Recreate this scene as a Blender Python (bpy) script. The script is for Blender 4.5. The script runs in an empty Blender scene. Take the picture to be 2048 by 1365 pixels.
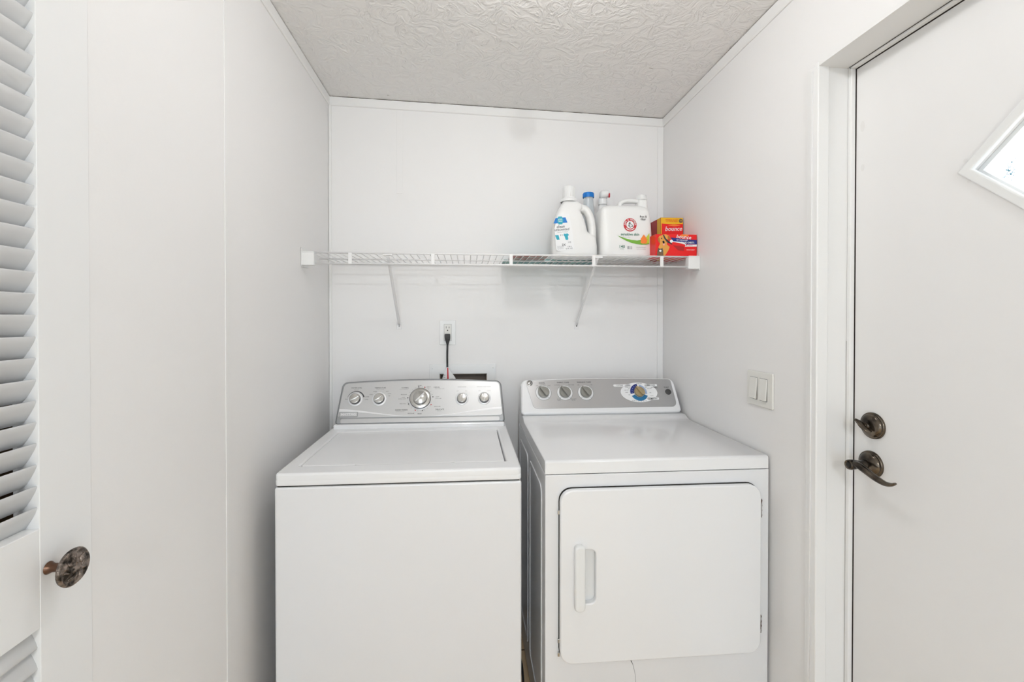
import bpy, bmesh, math, random
from mathutils import Matrix, Vector
PI = math.pi
S = bpy.context.scene
C = S.collection
random.seed(4)

# ------------------------------------------------------------ camera
cam_d = bpy.data.cameras.new('camera')
cam = bpy.data.objects.new('camera', cam_d); C.objects.link(cam); S.camera = cam
cam_d.sensor_width = 36.0
cam_d.lens = 883.4 / 2048 * 36.0
cam_d.shift_x = 0.00886
cam_d.shift_y = -0.01766
cam_d.clip_start = 0.02
YAW, PIT = 0.0792, -0.0086
fw = Vector((math.sin(YAW)*math.cos(PIT), math.cos(YAW)*math.cos(PIT), math.sin(PIT)))
cam.location = (0.6015, -1.9769, 1.3573)
cam.rotation_euler = fw.to_track_quat('-Z', 'Y').to_euler()

# ------------------------------------------------------------ sky, exposure
w = bpy.data.worlds.new('sky'); S.world = w; w.use_nodes = True
w.node_tree.nodes['Background'].inputs[0].default_value = (0.80, 0.90, 1.0, 1)
w.node_tree.nodes['Background'].inputs[1].default_value = 3.1
S.view_settings.view_transform = 'Standard'
S.view_settings.look = 'None'
S.view_settings.gamma = 1
S.view_settings.use_curve_mapping = False
S.view_settings.exposure = 0.21
LAMP_FRONT = 70.0      # emission of the ceiling globe near the camera
LAMP_BACK = 600.0      # emission of the ceiling globe further back in the room

# ------------------------------------------------------------ materials
def mat(name, col, rough=0.5, metal=0.0, spec=0.5, bump=None, emis=None, coat=0.0, aniso=0.0):
    m = bpy.data.materials.new(name); m.use_nodes = True
    nt = m.node_tree; b = nt.nodes['Principled BSDF']
    b.inputs['Base Color'].default_value = (*col, 1)
    b.inputs['Roughness'].default_value = rough
    b.inputs['Metallic'].default_value = metal
    b.inputs['Specular IOR Level'].default_value = spec
    b.inputs['Coat Weight'].default_value = coat
    b.inputs['Anisotropic'].default_value = aniso
    if emis:
        b.inputs['Emission Color'].default_value = (*emis[0], 1)
        b.inputs['Emission Strength'].default_value = emis[1]
    if bump:                                   # (scale xyz, strength, distance, detail)
        sc, st, di, de = bump
        tc = nt.nodes.new('ShaderNodeTexCoord'); mp = nt.nodes.new('ShaderNodeMapping')
        mp.inputs['Scale'].default_value = sc
        nz = nt.nodes.new('ShaderNodeTexNoise'); nz.inputs['Scale'].default_value = 1.0
        nz.inputs['Detail'].default_value = de
        bp = nt.nodes.new('ShaderNodeBump'); bp.inputs['Strength'].default_value = st
        bp.inputs['Distance'].default_value = di
        nt.links.new(tc.outputs['Object'], mp.inputs[0]); nt.links.new(mp.outputs[0], nz.inputs['Vector'])
        nt.links.new(nz.outputs[0], bp.inputs['Height']); nt.links.new(bp.outputs[0], b.inputs['Normal'])
    return m

def vary(m, scale, c1, c2, lo=0.4, hi=0.6, detail=4, vec=(1, 1, 1)):
    """noise-driven colour variation on the base colour"""
    nt = m.node_tree; b = nt.nodes['Principled BSDF']
    tc = nt.nodes.new('ShaderNodeTexCoord'); mp = nt.nodes.new('ShaderNodeMapping'); mp.inputs['Scale'].default_value = vec
    nz = nt.nodes.new('ShaderNodeTexNoise'); nz.inputs['Scale'].default_value = scale; nz.inputs['Detail'].default_value = detail
    r = nt.nodes.new('ShaderNodeValToRGB'); r.color_ramp.elements[0].position = lo; r.color_ramp.elements[1].position = hi
    r.color_ramp.elements[0].color = (*c1, 1); r.color_ramp.elements[1].color = (*c2, 1)
    nt.links.new(tc.outputs['Object'], mp.inputs[0]); nt.links.new(mp.outputs[0], nz.inputs['Vector'])
    nt.links.new(nz.outputs[0], r.inputs[0]); nt.links.new(r.outputs[0], b.inputs['Base Color'])
    return m

wall_m = mat('wall_paint', (0.875, 0.862, 0.852), 0.55, bump=((60, 60, 60), 0.12, 0.002, 3))
trim_m = mat('trim_paint', (0.87, 0.862, 0.85), 0.4)
door_m = mat('door_paint', (0.865, 0.853, 0.843), 0.45, bump=((25, 25, 25), 0.05, 0.002, 3))
louvre_m = mat('louvre_paint', (0.87, 0.868, 0.862), 0.4)
enamel = mat('white_enamel', (0.87, 0.87, 0.875), 0.22, coat=0.3)
enamel_side = mat('enamel_side', (0.82, 0.82, 0.83), 0.3, coat=0.2, bump=((300, 300, 300), 0.05, 0.001, 2))
plastic = mat('white_plastic', (0.85, 0.85, 0.84), 0.3)
hdpe = mat('bottle_plastic', (0.86, 0.855, 0.84), 0.32)
hdpe.node_tree.nodes['Principled BSDF'].inputs['Subsurface Weight'].default_value = 0.0
almond = mat('almond_plastic', (0.80, 0.79, 0.75), 0.35)
gapdark = mat('dark_gap', (0.03, 0.028, 0.025), 0.9)
silver = mat('brushed_silver', (0.60, 0.605, 0.61), 0.38, 0.75, bump=((2, 600, 600), 0.06, 0.001, 2))
silver_rim = mat('silver_rim', (0.36, 0.37, 0.38), 0.35, 0.7)
silver_light = mat('silver_swoosh', (0.86, 0.86, 0.87), 0.3, 0.3)
grey_panel = mat('grey_fascia', (0.47, 0.47, 0.475), 0.3, 0.8)
chrome = mat('knob_metal', (0.55, 0.545, 0.53), 0.22, 1.0)
chrome_d = mat('knob_dark_edge', (0.10, 0.10, 0.10), 0.3, 0.8)
knob_grey = mat('knob_taupe', (0.27, 0.265, 0.24), 0.3, 0.3, coat=0.4)
knob_gold = mat('knob_tan', (0.40, 0.31, 0.17), 0.3, 0.3, coat=0.4)
wire_m = mat('vinyl_wire', (0.84, 0.83, 0.825), 0.35)
ink = mat('dark_ink', (0.035, 0.035, 0.04), 0.6)
ink_grey = mat('grey_ink', (0.30, 0.30, 0.31), 0.6)
ink_red = mat('red_ink', (0.55, 0.02, 0.03), 0.5)
bronze = vary(mat('aged_bronze', (0.12, 0.10, 0.08), 0.2, 0.95), 18, (0.035, 0.030, 0.026), (0.17, 0.14, 0.11))
knob_orn = vary(mat('antique_knob', (0.12, 0.10, 0.08), 0.3, 0.85, bump=((160, 160, 160), 0.8, 0.004, 3)), 90, (0.03, 0.025, 0.02), (0.34, 0.28, 0.24))
copper = mat('copper_stem', (0.13, 0.07, 0.045), 0.3, 0.85)
rubber = mat('black_rubber', (0.03, 0.03, 0.032), 0.5)
brown_in = mat('outlet_box_inside', (0.30, 0.25, 0.21), 0.7)
closet_in = mat('closet_wood', (0.16, 0.10, 0.055), 0.8)
blue = mat('blue_print', (0.01, 0.20, 0.62), 0.4)
teal = mat('teal_print', (0.03, 0.40, 0.52), 0.4)
green = mat('green_print', (0.18, 0.42, 0.04), 0.4)
dgreen = mat('dark_green_print', (0.01, 0.16, 0.09), 0.4)
lime = mat('lime_print', (0.52, 0.66, 0.05), 0.4)
orange = mat('orange_print', (0.90, 0.24, 0.04), 0.4)
label_w = mat('label_white', (0.88, 0.88, 0.88), 0.35)
red_m = mat('carton_red', (0.80, 0.006, 0.006), 0.35)
dred_m = mat('carton_dark_red', (0.42, 0.008, 0.008), 0.4)
yellow_m = mat('carton_yellow', (0.86, 0.50, 0.01), 0.35)
navy = mat('navy_print', (0.008, 0.02, 0.20), 0.4)
skyb = mat('pale_blue_print', (0.35, 0.45, 0.66), 0.4)
midb = mat('mid_blue_print', (0.02, 0.18, 0.38), 0.4)
golden = mat('golden_fur_print', (0.72, 0.33, 0.06), 0.5)
golden_d = mat('dark_fur_print', (0.42, 0.14, 0.02), 0.5)
catgrey = mat('tabby_print', (0.12, 0.09, 0.06), 0.5)
pink = mat('pink_print', (0.85, 0.35, 0.35), 0.5)
clearp = mat('clear_plastic', (0.80, 0.85, 0.88), 0.15)
clearp.node_tree.nodes['Principled BSDF'].inputs['Transmission Weight'].default_value = 0.45
rust = vary(mat('rusty_hinge', (0.3, 0.2, 0.15), 0.6, 0.5), 60, (0.12, 0.07, 0.05), (0.45, 0.43, 0.42))
caulk_m = vary(mat('stained_gap', (0.2, 0.15, 0.1), 0.9), 22, (0.06, 0.04, 0.025), (0.62, 0.58, 0.54), 0.50, 0.66)
packet_m = vary(mat('teal_packet', (0.1, 0.3, 0.3), 0.35), 14, (0.03, 0.22, 0.24), (0.20, 0.42, 0.38))
packet2_m = vary(mat('brown_packet', (0.3, 0.1, 0.08), 0.35), 26, (0.30, 0.07, 0.05), (0.30, 0.40, 0.34), 0.45, 0.65)
globe_m = mat('lamp_globe', (0.9, 0.9, 0.9), 0.4, emis=((0.985, 0.985, 0.985), LAMP_FRONT))
globe2_m = mat('lamp_globe_far', (0.9, 0.9, 0.9), 0.4, emis=((0.93, 0.97, 1.0), LAMP_BACK))

# stippled ceiling
ceil_m = mat('ceiling_texture', (0.90, 0.885, 0.87), 0.85, spec=0.15)
nt = ceil_m.node_tree; b = nt.nodes['Principled BSDF']
tc = nt.nodes.new('ShaderNodeTexCoord')
n1 = nt.nodes.new('ShaderNodeTexNoise'); n1.inputs['Scale'].default_value = 15; n1.inputs['Detail'].default_value = 5; n1.inputs['Distortion'].default_value = 1.8
r1 = nt.nodes.new('ShaderNodeValToRGB')
for e, (p, v) in zip(r1.color_ramp.elements, ((0.40, 0.0), (0.66, 0.0))): e.position = p; e.color = (v, v, v, 1)
e = r1.color_ramp.elements.new(0.53); e.color = (1, 1, 1, 1)
n2 = nt.nodes.new('ShaderNodeTexNoise'); n2.inputs['Scale'].default_value = 48; n2.inputs['Detail'].default_value = 5
ad = nt.nodes.new('ShaderNodeMath'); ad.operation = 'MULTIPLY_ADD'; ad.inputs[1].default_value = 0.8
bp = nt.nodes.new('ShaderNodeBump'); bp.inputs['Strength'].default_value = 0.5; bp.inputs['Distance'].default_value = 0.005
for n in (n1, n2): nt.links.new(tc.outputs['Object'], n.inputs['Vector'])
nt.links.new(n1.outputs[0], r1.inputs[0]); nt.links.new(n2.outputs[0], ad.inputs[0]); nt.links.new(r1.outputs[0], ad.inputs[2])
nt.links.new(ad.outputs[0], bp.inputs['Height']); nt.links.new(bp.outputs[0], b.inputs['Normal'])
n3 = nt.nodes.new('ShaderNodeTexNoise'); n3.inputs['Scale'].default_value = 30; n3.inputs['Detail'].default_value = 1
r3 = nt.nodes.new('ShaderNodeValToRGB')
r3.color_ramp.elements[0].position = 0.17; r3.color_ramp.elements[0].color = (0.60, 0.57, 0.54, 1)
r3.color_ramp.elements[1].position = 0.22; r3.color_ramp.elements[1].color = (0.90, 0.885, 0.87, 1)
nt.links.new(tc.outputs['Object'], n3.inputs['Vector']); nt.links.new(n3.outputs[0], r3.inputs[0]); nt.links.new(r3.outputs[0], b.inputs['Base Color'])

# tan floor tiles
floor_m = mat('floor_tile', (0.5, 0.33, 0.17), 0.4)
nt = floor_m.node_tree; b = nt.nodes['Principled BSDF']
tc = nt.nodes.new('ShaderNodeTexCoord'); br = nt.nodes.new('ShaderNodeTexBrick')
br.offset = 0.0; br.inputs['Scale'].default_value = 1.0
br.inputs['Color1'].default_value = (0.74, 0.56, 0.35, 1); br.inputs['Color2'].default_value = (0.68, 0.50, 0.30, 1)
br.inputs['Mortar'].default_value = (0.10, 0.06, 0.03, 1); br.inputs['Mortar Size'].default_value = 0.003
br.inputs['Brick Width'].default_value = 0.305; br.inputs['Row Height'].default_value = 0.305
nt.links.new(tc.outputs['Object'], br.inputs['Vector']); nt.links.new(br.outputs[0], b.inputs['Base Color'])

# patterned pane of the door window
glass_m = bpy.data.materials.new('patterned_glass'); glass_m.use_nodes = True
nt = glass_m.node_tree; nt.nodes.clear()
out = nt.nodes.new('ShaderNodeOutputMaterial'); mx = nt.nodes.new('ShaderNodeMixShader')
tr = nt.nodes.new('ShaderNodeBsdfTransparent'); df = nt.nodes.new('ShaderNodeBsdfDiffuse'); df.inputs[0].default_value = (0.10, 0.26, 0.32, 1)
tc = nt.nodes.new('ShaderNodeTexCoord')
n1 = nt.nodes.new('ShaderNodeTexNoise'); n1.inputs['Scale'].default_value = 330; n1.inputs['Detail'].default_value = 2; n1.inputs['Distortion'].default_value = 1.0
n2 = nt.nodes.new('ShaderNodeTexNoise'); n2.inputs['Scale'].default_value = 22; n2.inputs['Detail'].default_value = 2
mu = nt.nodes.new('ShaderNodeMath'); mu.operation = 'MULTIPLY'
r1 = nt.nodes.new('ShaderNodeValToRGB'); r1.color_ramp.elements[0].position = 0.300; r1.color_ramp.elements[1].position = 0.37
for n in (n1, n2): nt.links.new(tc.outputs['Object'], n.inputs['Vector'])
nt.links.new(n1.outputs[0], mu.inputs[0]); nt.links.new(n2.outputs[0], mu.inputs[1]); nt.links.new(mu.outputs[0], r1.inputs[0])
nt.links.new(r1.outputs[0], mx.inputs[0]); nt.links.new(tr.outputs[0], mx.inputs[1]); nt.links.new(df.outputs[0], mx.inputs[2])
nt.links.new(mx.outputs[0], out.inputs[0])
pane_m = bpy.data.materials.new('fill_window_pane'); pane_m.use_nodes = True
nt = pane_m.node_tree; nt.nodes.clear()
out = nt.nodes.new('ShaderNodeOutputMaterial'); tr = nt.nodes.new('ShaderNodeBsdfTransparent'); tr.inputs[0].default_value = (0.97, 0.99, 1, 1)
nt.links.new(tr.outputs[0], out.inputs[0])

# ------------------------------------------------------------ geometry helpers
def frame(o, ux, uy):
    ux = Vector(ux).normalized(); uy = Vector(uy).normalized(); uz = ux.cross(uy)
    return Matrix(((ux.x, uy.x, uz.x, o[0]), (ux.y, uy.y, uz.y, o[1]), (ux.z, uy.z, uz.z, o[2]), (0, 0, 0, 1)))
I4 = Matrix.Identity(4)
def ZUP(z): return frame((0, 0, z), (1, 0, 0), (0, 1, 0))            # slab in XY growing up
def FRONT(y): return frame((0, y, 0), (1, 0, 0), (0, 0, 1))          # slab in XZ growing towards the viewer (-Y)
def SIDE(x): return frame((x, 0, 0), (0, 1, 0), (0, 0, 1))           # slab in YZ growing towards +X
def LSIDE(x): return frame((x, 0, 0), (0, -1, 0), (0, 0, 1))         # slab in -YZ growing towards -X

def rr(x0, y0, x1, y1, r=0.0, n=6):
    if r <= 0: return [(x0, y0), (x1, y0), (x1, y1), (x0, y1)]
    p = []
    for cx, cy, a in ((x1-r, y0+r, -90), (x1-r, y1-r, 0), (x0+r, y1-r, 90), (x0+r, y0+r, 180)):
        for k in range(n+1):
            t = math.radians(a+90*k/n); p.append((cx+r*math.cos(t), cy+r*math.sin(t)))
    return p
def ell(cx, cy, rx, ry=None, n=40, a0=0, a1=360):
    ry = rx if ry is None else ry
    full = abs(a1-a0) >= 360
    return [(cx+rx*math.cos(math.radians(a0+(a1-a0)*k/(n if full else n-1))), cy+ry*math.sin(math.radians(a0+(a1-a0)*k/(n if full else n-1)))) for k in range(n)]
def ring_sector(cx, cy, r0, r1, a0, a1, n=24):
    return ell(cx, cy, r1, None, n, a0, a1) + ell(cx, cy, r0, None, n, a0, a1)[::-1]

def merge(bm, me, M, idx, smooth):
    me.transform(M)
    k = len(bm.faces)
    bm.from_mesh(me); bm.faces.ensure_lookup_table()
    for f in bm.faces[k:]: f.material_index = idx; f.smooth = smooth
    bpy.data.meshes.remove(me)
def slab(bm, outlines, th, M=I4, idx=0, bevel=0.0, z0=0.0, res=3, smooth=None):
    cu = bpy.data.curves.new('tmp', 'CURVE'); cu.dimensions = '2D'; cu.fill_mode = 'BOTH'
    if isinstance(outlines[0][0], (int, float)): outlines = [outlines]
    for pts in outlines:
        sp = cu.splines.new('POLY'); sp.points.add(len(pts)-1); sp.use_cyclic_u = True
        for q, (x, y) in zip(sp.points, pts): q.co = (x, y, 0, 1)
    cu.extrude = max(th/2-bevel, 0); cu.bevel_depth = bevel; cu.bevel_resolution = res; cu.offset = -bevel
    ob = bpy.data.objects.new('tmp', cu)
    me = bpy.data.meshes.new_from_object(ob)
    bpy.data.objects.remove(ob); bpy.data.curves.remove(cu)
    merge(bm, me, M @ Matrix.Translation((0, 0, z0+th/2)), idx, bool(bevel) if smooth is None else smooth)
def box(bm, x0, x1, y0, y1, z0, z1, idx=0, bevel=0.0, seg=2):
    t = bmesh.new(); bmesh.ops.create_cube(t, size=1)
    bmesh.ops.scale(t, vec=(x1-x0, y1-y0, z1-z0), verts=t.verts)
    bmesh.ops.translate(t, vec=((x0+x1)/2, (y0+y1)/2, (z0+z1)/2), verts=t.verts)
    if bevel: bmesh.ops.bevel(t, geom=t.edges[:], offset=bevel, segments=seg, affect='EDGES', profile=0.5)
    me = bpy.data.meshes.new('t'); t.to_mesh(me); t.free(); merge(bm, me, I4, idx, False)
def lathe(bm, prof, M=I4, seg=32, idx=0, smooth=True):
    rings = []
    for r, z in prof:
        if r < 1e-6: rings.append([bm.verts.new(M @ Vector((0, 0, z)))])
        else: rings.append([bm.verts.new(M @ Vector((r*math.cos(2*PI*k/seg), r*math.sin(2*PI*k/seg), z))) for k in range(seg)])
    for a, b_ in zip(rings, rings[1:]):
        for k in range(seg):
            j = (k+1) % seg
            if len(a) == 1 and len(b_) == 1: continue
            if len(a) == 1: vs = (a[0], b_[k], b_[j])
            elif len(b_) == 1: vs = (a[k], a[j], b_[0])
            else: vs = (a[k], a[j], b_[j], b_[k])
            f = bm.faces.new(vs); f.material_index = idx; f.smooth = smooth
def loft(bm, secs, n=48, ex=4.0, idx=0, M=I4):
    """stack of superellipses: (z, cx, cy, rx, ry)"""
    rings = []
    for z, cx, cy, rx, ry in secs:
        rg = []
        for k in range(n):
            t = 2*PI*k/n; c, s = math.cos(t), math.sin(t)
            rg.append(bm.verts.new(M @ Vector((cx+rx*math.copysign(abs(c)**(2/ex), c), cy+ry*math.copysign(abs(s)**(2/ex), s), z))))
        rings.append(rg)
    for a, b_ in zip(rings, rings[1:]):
        for k in range(n):
            j = (k+1) % n; f = bm.faces.new((a[k], a[j], b_[j], b_[k])); f.smooth = True; f.material_index = idx
    for rg in (rings[0][::-1], rings[-1]):
        f = bm.faces.new(rg); f.material_index = idx
def tube(bm, pts, r, seg=8, idx=0, flat=1.0, up=None):
    """swept circle; r may be a list; flat squeezes the section along up"""
    pts = [Vector(p) for p in pts]; rs = r if isinstance(r, (list, tuple)) else [r]*len(pts)
    rings = []; ref = Vector(up) if up else None
    for i, p in enumerate(pts):
        d = (pts[min(i+1, len(pts)-1)]-pts[max(i-1, 0)]).normalized()
        u = ref or (Vector((0, 0, 1)) if abs(d.z) < 0.9 else Vector((1, 0, 0)))
        a = d.cross(u).normalized(); b_ = a.cross(d).normalized()
        rings.append([bm.verts.new(p+(a*math.cos(2*PI*k/seg)+b_*math.sin(2*PI*k/seg)*flat)*rs[i]) for k in range(seg)])
    for a, b_ in zip(rings, rings[1:]):
        for k in range(seg):
            j = (k+1) % seg; f = bm.faces.new((a[k], a[j], b_[j], b_[k])); f.smooth = True; f.material_index = idx
    for rg in (rings[0][::-1], rings[-1]):
        f = bm.faces.new(rg); f.material_index = idx
def smoothpath(pts, n=6):
    P = [Vector(p) for p in pts]; P = [2*P[0]-P[1]]+P+[2*P[-1]-P[-2]]; out_ = []
    for i in range(1, len(P)-2):
        for k in range(n):
            t = k/n; a, b_, c, d = P[i-1:i+3]
            out_.append(0.5*((2*b_)+(c-a)*t+(2*a-5*b_+4*c-d)*t*t+(3*b_-a-3*c+d)*t**3))
    return out_+[P[-2]]
def text(bm, s, size, x, y, M, idx=0, z=0.0006, align='CENTER', bold=0.0, shear=0.0, sx=1.0, rot=0.0, extr=0.0):
    cu = bpy.data.curves.new('t', 'FONT'); cu.body = s; cu.size = size; cu.align_x = align; cu.align_y = 'CENTER'
    cu.offset = bold*0.35; cu.shear = shear; cu.extrude = extr; cu.resolution_u = 2
    ob = bpy.data.objects.new('t', cu); me = bpy.data.meshes.new_from_object(ob)
    bpy.data.objects.remove(ob); bpy.data.curves.remove(cu)
    merge(bm, me, M @ Matrix.Translation((x, y, z)) @ Matrix.Rotation(rot, 4, 'Z') @ Matrix.Diagonal((sx, 1, 1, 1)), idx, False)
def flat(bm, pts, M, idx=0, z=0.0005):
    slab(bm, pts, 0.0002, M, idx, z0=z)

def root_loc(o):
    while o.parent: o = o.parent
    return o.location.copy()
def fin(bm, name, mats, parent=None, label=None, origin=None):
    me = bpy.data.meshes.new(name)
    if not isinstance(mats, (list, tuple)): mats = [mats]
    bm.normal_update()
    if parent: L = root_loc(parent)
    else:
        xs = [v.co for v in bm.verts]
        L = Vector(origin) if origin else Vector(((min(v.x for v in xs)+max(v.x for v in xs))/2, (min(v.y for v in xs)+max(v.y for v in xs))/2, min(v.z for v in xs)))
    bmesh.ops.translate(bm, vec=-L, verts=bm.verts)
    bmesh.ops.recalc_face_normals(bm, faces=bm.faces)
    bm.to_mesh(me); bm.free()
    for m in mats: me.materials.append(m)
    o = bpy.data.objects.new(name, me); C.objects.link(o)
    if parent: o.parent = parent
    else: o.location = L
    if label: o['label'] = label
    return o
def thing(name, label, cat, loc, group=None):
    o = bpy.data.objects.new(name, None); C.objects.link(o); o.location = loc; o.empty_display_size = 0.05
    o['label'] = label; o['category'] = cat
    if group: o['group'] = group
    return o
def tag(o, label, cat, group=None):
    o['label'] = label; o['category'] = cat
    if group: o['group'] = group
    return o
def struct(bm, name, mats, label=None, cat=None):
    o = fin(bm, name, mats); o['kind'] = 'structure'
    if label: o['label'] = label
    if cat: o['category'] = cat
    return o
def new(): return bmesh.new()

# ------------------------------------------------------------ room shell
W = 1.50; ZF = 0.05; YB = -6.0; YR = -2.25; XL, XR = -1.6, 3.2
HL, HR = 2.324, 2.2805
def ceil_z(x): return HL+(HR-HL)*x/W
TOP = 2.36
bm = new(); box(bm, XL-0.1, XR+0.1, YB-0.1, 0.1, ZF-0.08, ZF); struct(bm, 'floor', floor_m, 'tan square floor tiles with dark joints', 'floor')
bm = new()
slab(bm, [(XL-0.1, ceil_z(XL-0.1)), (XR+0.1, ceil_z(XR+0.1)), (XR+0.1, HL+0.15), (XL-0.1, HL+0.15)], -YB+0.2, frame((0, 0.1, 0), (1, 0, 0), (0, 0, 1)))
struct(bm, 'ceiling', ceil_m, 'white swirl textured ceiling sloping down to the right', 'ceiling')
# back wall with the recess for the washer hook-ups
HX0, HX1, HZ0, HZ1 = 0.476, 0.687, 0.98, 1.115
bm = new(); slab(bm, [[(-0.1, ZF), (W+0.1, ZF), (W+0.1, ceil_z(W)+0.02), (-0.1, ceil_z(0)+0.02)], rr(HX0, HZ0, HX1, HZ1)], 0.1, FRONT(0.1))
struct(bm, 'wall_back', wall_m, 'white painted wall behind the shelf and both machines', 'wall')
# left wall with the closet opening
CY1, CY0, CZ = -1.222, -1.99, 2.02
bm = new(); slab(bm, [[(YR, ZF), (0, ZF), (0, HL+0.02), (YR, HL+0.02)], rr(CY0, ZF+0.001, CY1, CZ)], 0.1, SIDE(-0.1))
struct(bm, 'wall_left', wall_m, 'white painted wall left of the washer', 'wall')
# right wall with the outside door opening
DY1, DY0, DZ = -0.908, -1.745, 2.006
bm = new(); slab(bm, [[(YR, ZF), (0, ZF), (0, HR+0.01), (YR, HR+0.01)], rr(DY0-0.012, ZF+0.001, DY1+0.012, DZ+0.012)], 0.12, SIDE(W))
struct(bm, 'wall_right', wall_m, 'white painted wall right of the dryer', 'wall')
# unseen wall behind the camera, its window opening added for fill light
room_m = mat('far_room_paint', (0.84, 0.83, 0.82), 0.6)
bm = new(); slab(bm, [rr(XL-0.1, ZF, XR+0.1, 2.23), rr(-0.25, 0.15, 1.75, 2.05)], 0.1, FRONT(YB))
struct(bm, 'wall_front', room_m, 'unseen wall behind the viewer with a window added for fill light', 'wall')
SW0, SW1 = -4.3, -2.45  # extent of the side openings, added to let cross light onto the side walls
bm = new(); slab(bm, [rr(YB, ZF, YR, 2.37), rr(SW0, 0.2, SW1, 2.0)], 0.1, SIDE(XL-0.1)); struct(bm, 'wall_far_left', room_m)
bm = new(); slab(bm, [rr(YB, ZF, YR, 2.23), rr(SW0, 0.2, SW1, 2.0)], 0.1, SIDE(XR)); struct(bm, 'wall_far_right', room_m)
for nme, xx in (('fill_window_3', XL-0.07), ('fill_window_4', XR+0.03)):  # unseen side windows, added as sources of cross light
    bm = new(); slab(bm, [rr(SW0, 0.2, SW1, 2.0), rr(SW0+0.05, 0.25, (SW0+SW1)/2-0.02, 1.95), rr((SW0+SW1)/2+0.02, 0.25, SW1-0.05, 1.95)], 0.04, SIDE(xx))
    wn = fin(bm, nme, trim_m); wn['kind'] = 'structure'
    bm = new(); box(bm, xx+0.018, xx+0.022, SW0+0.03, SW1-0.03, 0.23, 1.97); fin(bm, 'pane', pane_m, wn)
bm = new(); box(bm, XL-0.1, -0.1, YR, YR+0.1, ZF, 2.33); struct(bm, 'wall_return_left', room_m)
bm = new(); box(bm, W+0.12, XR+0.1, YR, YR+0.1, ZF, 2.23); struct(bm, 'wall_return_right', room_m)
bm = new(); slab(bm, [rr(-0.29, 0.11, 1.79, 2.09), rr(-0.22, 0.18, 0.735, 2.02), rr(0.765, 0.18, 1.72, 2.02)], 0.05, FRONT(YB-0.02))
wn = fin(bm, 'fill_window_2', trim_m); wn['kind'] = 'structure'  # unseen window, added to give soft frontal light
bm = new(); box(bm, -0.24, 1.74, YB-0.05, YB-0.046, 0.16, 2.04); fin(bm, 'pane', pane_m, wn)

# ceiling trim strips and stained gaps above them
def strip(name, a, b_, nrm, h=0.036, t=0.007, gap=0.0035):
    a, b_, nrm = Vector(a), Vector(b_), Vector(nrm)
    bm = new(); vs = []
    for p in (a, b_):
        za = p.z-gap
        for off, z in ((0, za), (t, za), (t, za-h+0.003), (t-0.003, za-h), (0, za-h)):
            vs.append(bm.verts.new((p.x+nrm.x*off, p.y+nrm.y*off, z)))
    for k in range(5):
        j = (k+1) % 5; bm.faces.new((vs[k], vs[j], vs[5+j], vs[5+k]))
    bm.faces.new(vs[:5][::-1]); bm.faces.new(vs[5:])
    o = fin(bm, name, trim_m); o['kind'] = 'structure'
    bm = new()
    pts = []
    for p in (a, b_):
        for off, z in ((0.0, p.z), (t*0.55, p.z), (t*0.55, p.z-gap), (0.0, p.z-gap)):
            pts.append(bm.verts.new((p.x+nrm.x*off, p.y+nrm.y*off, z)))
    for k in range(4):
        j = (k+1) % 4; bm.faces.new((pts[k], pts[j], pts[4+j], pts[4+k]))
    fin(bm, 'stained_gap', caulk_m, o)
strip('trim_1', (0, 0, HL), (W, 0, HR), (0, -1, 0))
strip('trim_2', (0, YR, HL), (0, 0, HL), (1, 0, 0))
strip('trim_3', (W, YR, HR), (W, 0, HR), (-1, 0, 0))
for nme, x0, x1, z0, z1, t in (('trim_4', 0.001, 0.012, ZF, HL-0.04, 0.006), ('trim_5', 1.472, 1.4995, ZF, HR-0.04, 0.004), ('trim_6', 0.290, 0.316, 1.909, ceil_z(0.3)-0.04, 0.002)):
    bm = new(); box(bm, x0, x1, -t, 0, z0, z1, bevel=min(t*0.4, 0.001)); struct(bm, nme, trim_m if nme != 'trim_6' else wall_m)
bm = new(); box(bm, 0, 0.0022, -0.829, -0.816, ZF, HL-0.04, bevel=0.0008); struct(bm, 'trim_7', trim_m)
# trim round the outside door opening
bm = new(); slab(bm, [(DY1, ZF), (-0.874, ZF), (-0.874, 2.012), (DY1, DZ)], 0.005, SIDE(W-0.005), bevel=0.0015)
slab(bm, rr(-0.893, ZF, -0.887, 2.0), 0.003, SIDE(W-0.0075), bevel=0.001); struct(bm, 'trim_8', trim_m)
bm = new()
box(bm, W-0.004, W+0.026, DY1-0.001, DY1+0.011, ZF, DZ+0.011, bevel=0.002)
box(bm, W+0.020, W+0.12, DY1+0.005, DY1+0.0115, ZF, DZ+0.0115)
box(bm, W-0.004, W+0.12, DY0-0.011, DY0, ZF, DZ+0.011)
box(bm, W-0.003, W+0.12, DY0, DY1+0.0115, DZ, DZ+0.0115)
box(bm, W+0.082, W+0.094, DY1-0.006, DY1+0.0045, ZF, DZ, bevel=0.0015)
box(bm, W+0.082, W+0.094, DY0, DY1, DZ-0.007, DZ-0.0005, bevel=0.0015)
box(bm, W+0.0985, W+0.12, DY1-0.0062, DY1+0.0045, ZF, DZ, idx=1)
box(bm, W+0.0945, W+0.12, DY0, DY1, DZ-0.0065, DZ, idx=1)
box(bm, W+0.0815, W+0.082, DY1+0.003, DY1+0.0045, 0.4, 1.3, idx=2)
box(bm, W+0.0811, W+0.082, DY0, DY1, DZ-0.0015, DZ-0.0003, idx=1)
struct(bm, 'trim_9', [trim_m, mat('brown_gap', (0.075, 0.062, 0.055), 0.9), mat('grey_gap', (0.55, 0.53, 0.51), 0.8)])
# baseboards
bm = new(); box(bm, 0, W, -0.010, 0, ZF, ZF+0.010); struct(bm, 'baseboard_back', gapdark)
bm = new(); box(bm, 0, 0.009, -1.2, -0.012, ZF, ZF+0.07); struct(bm, 'baseboard_left', trim_m)

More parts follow.
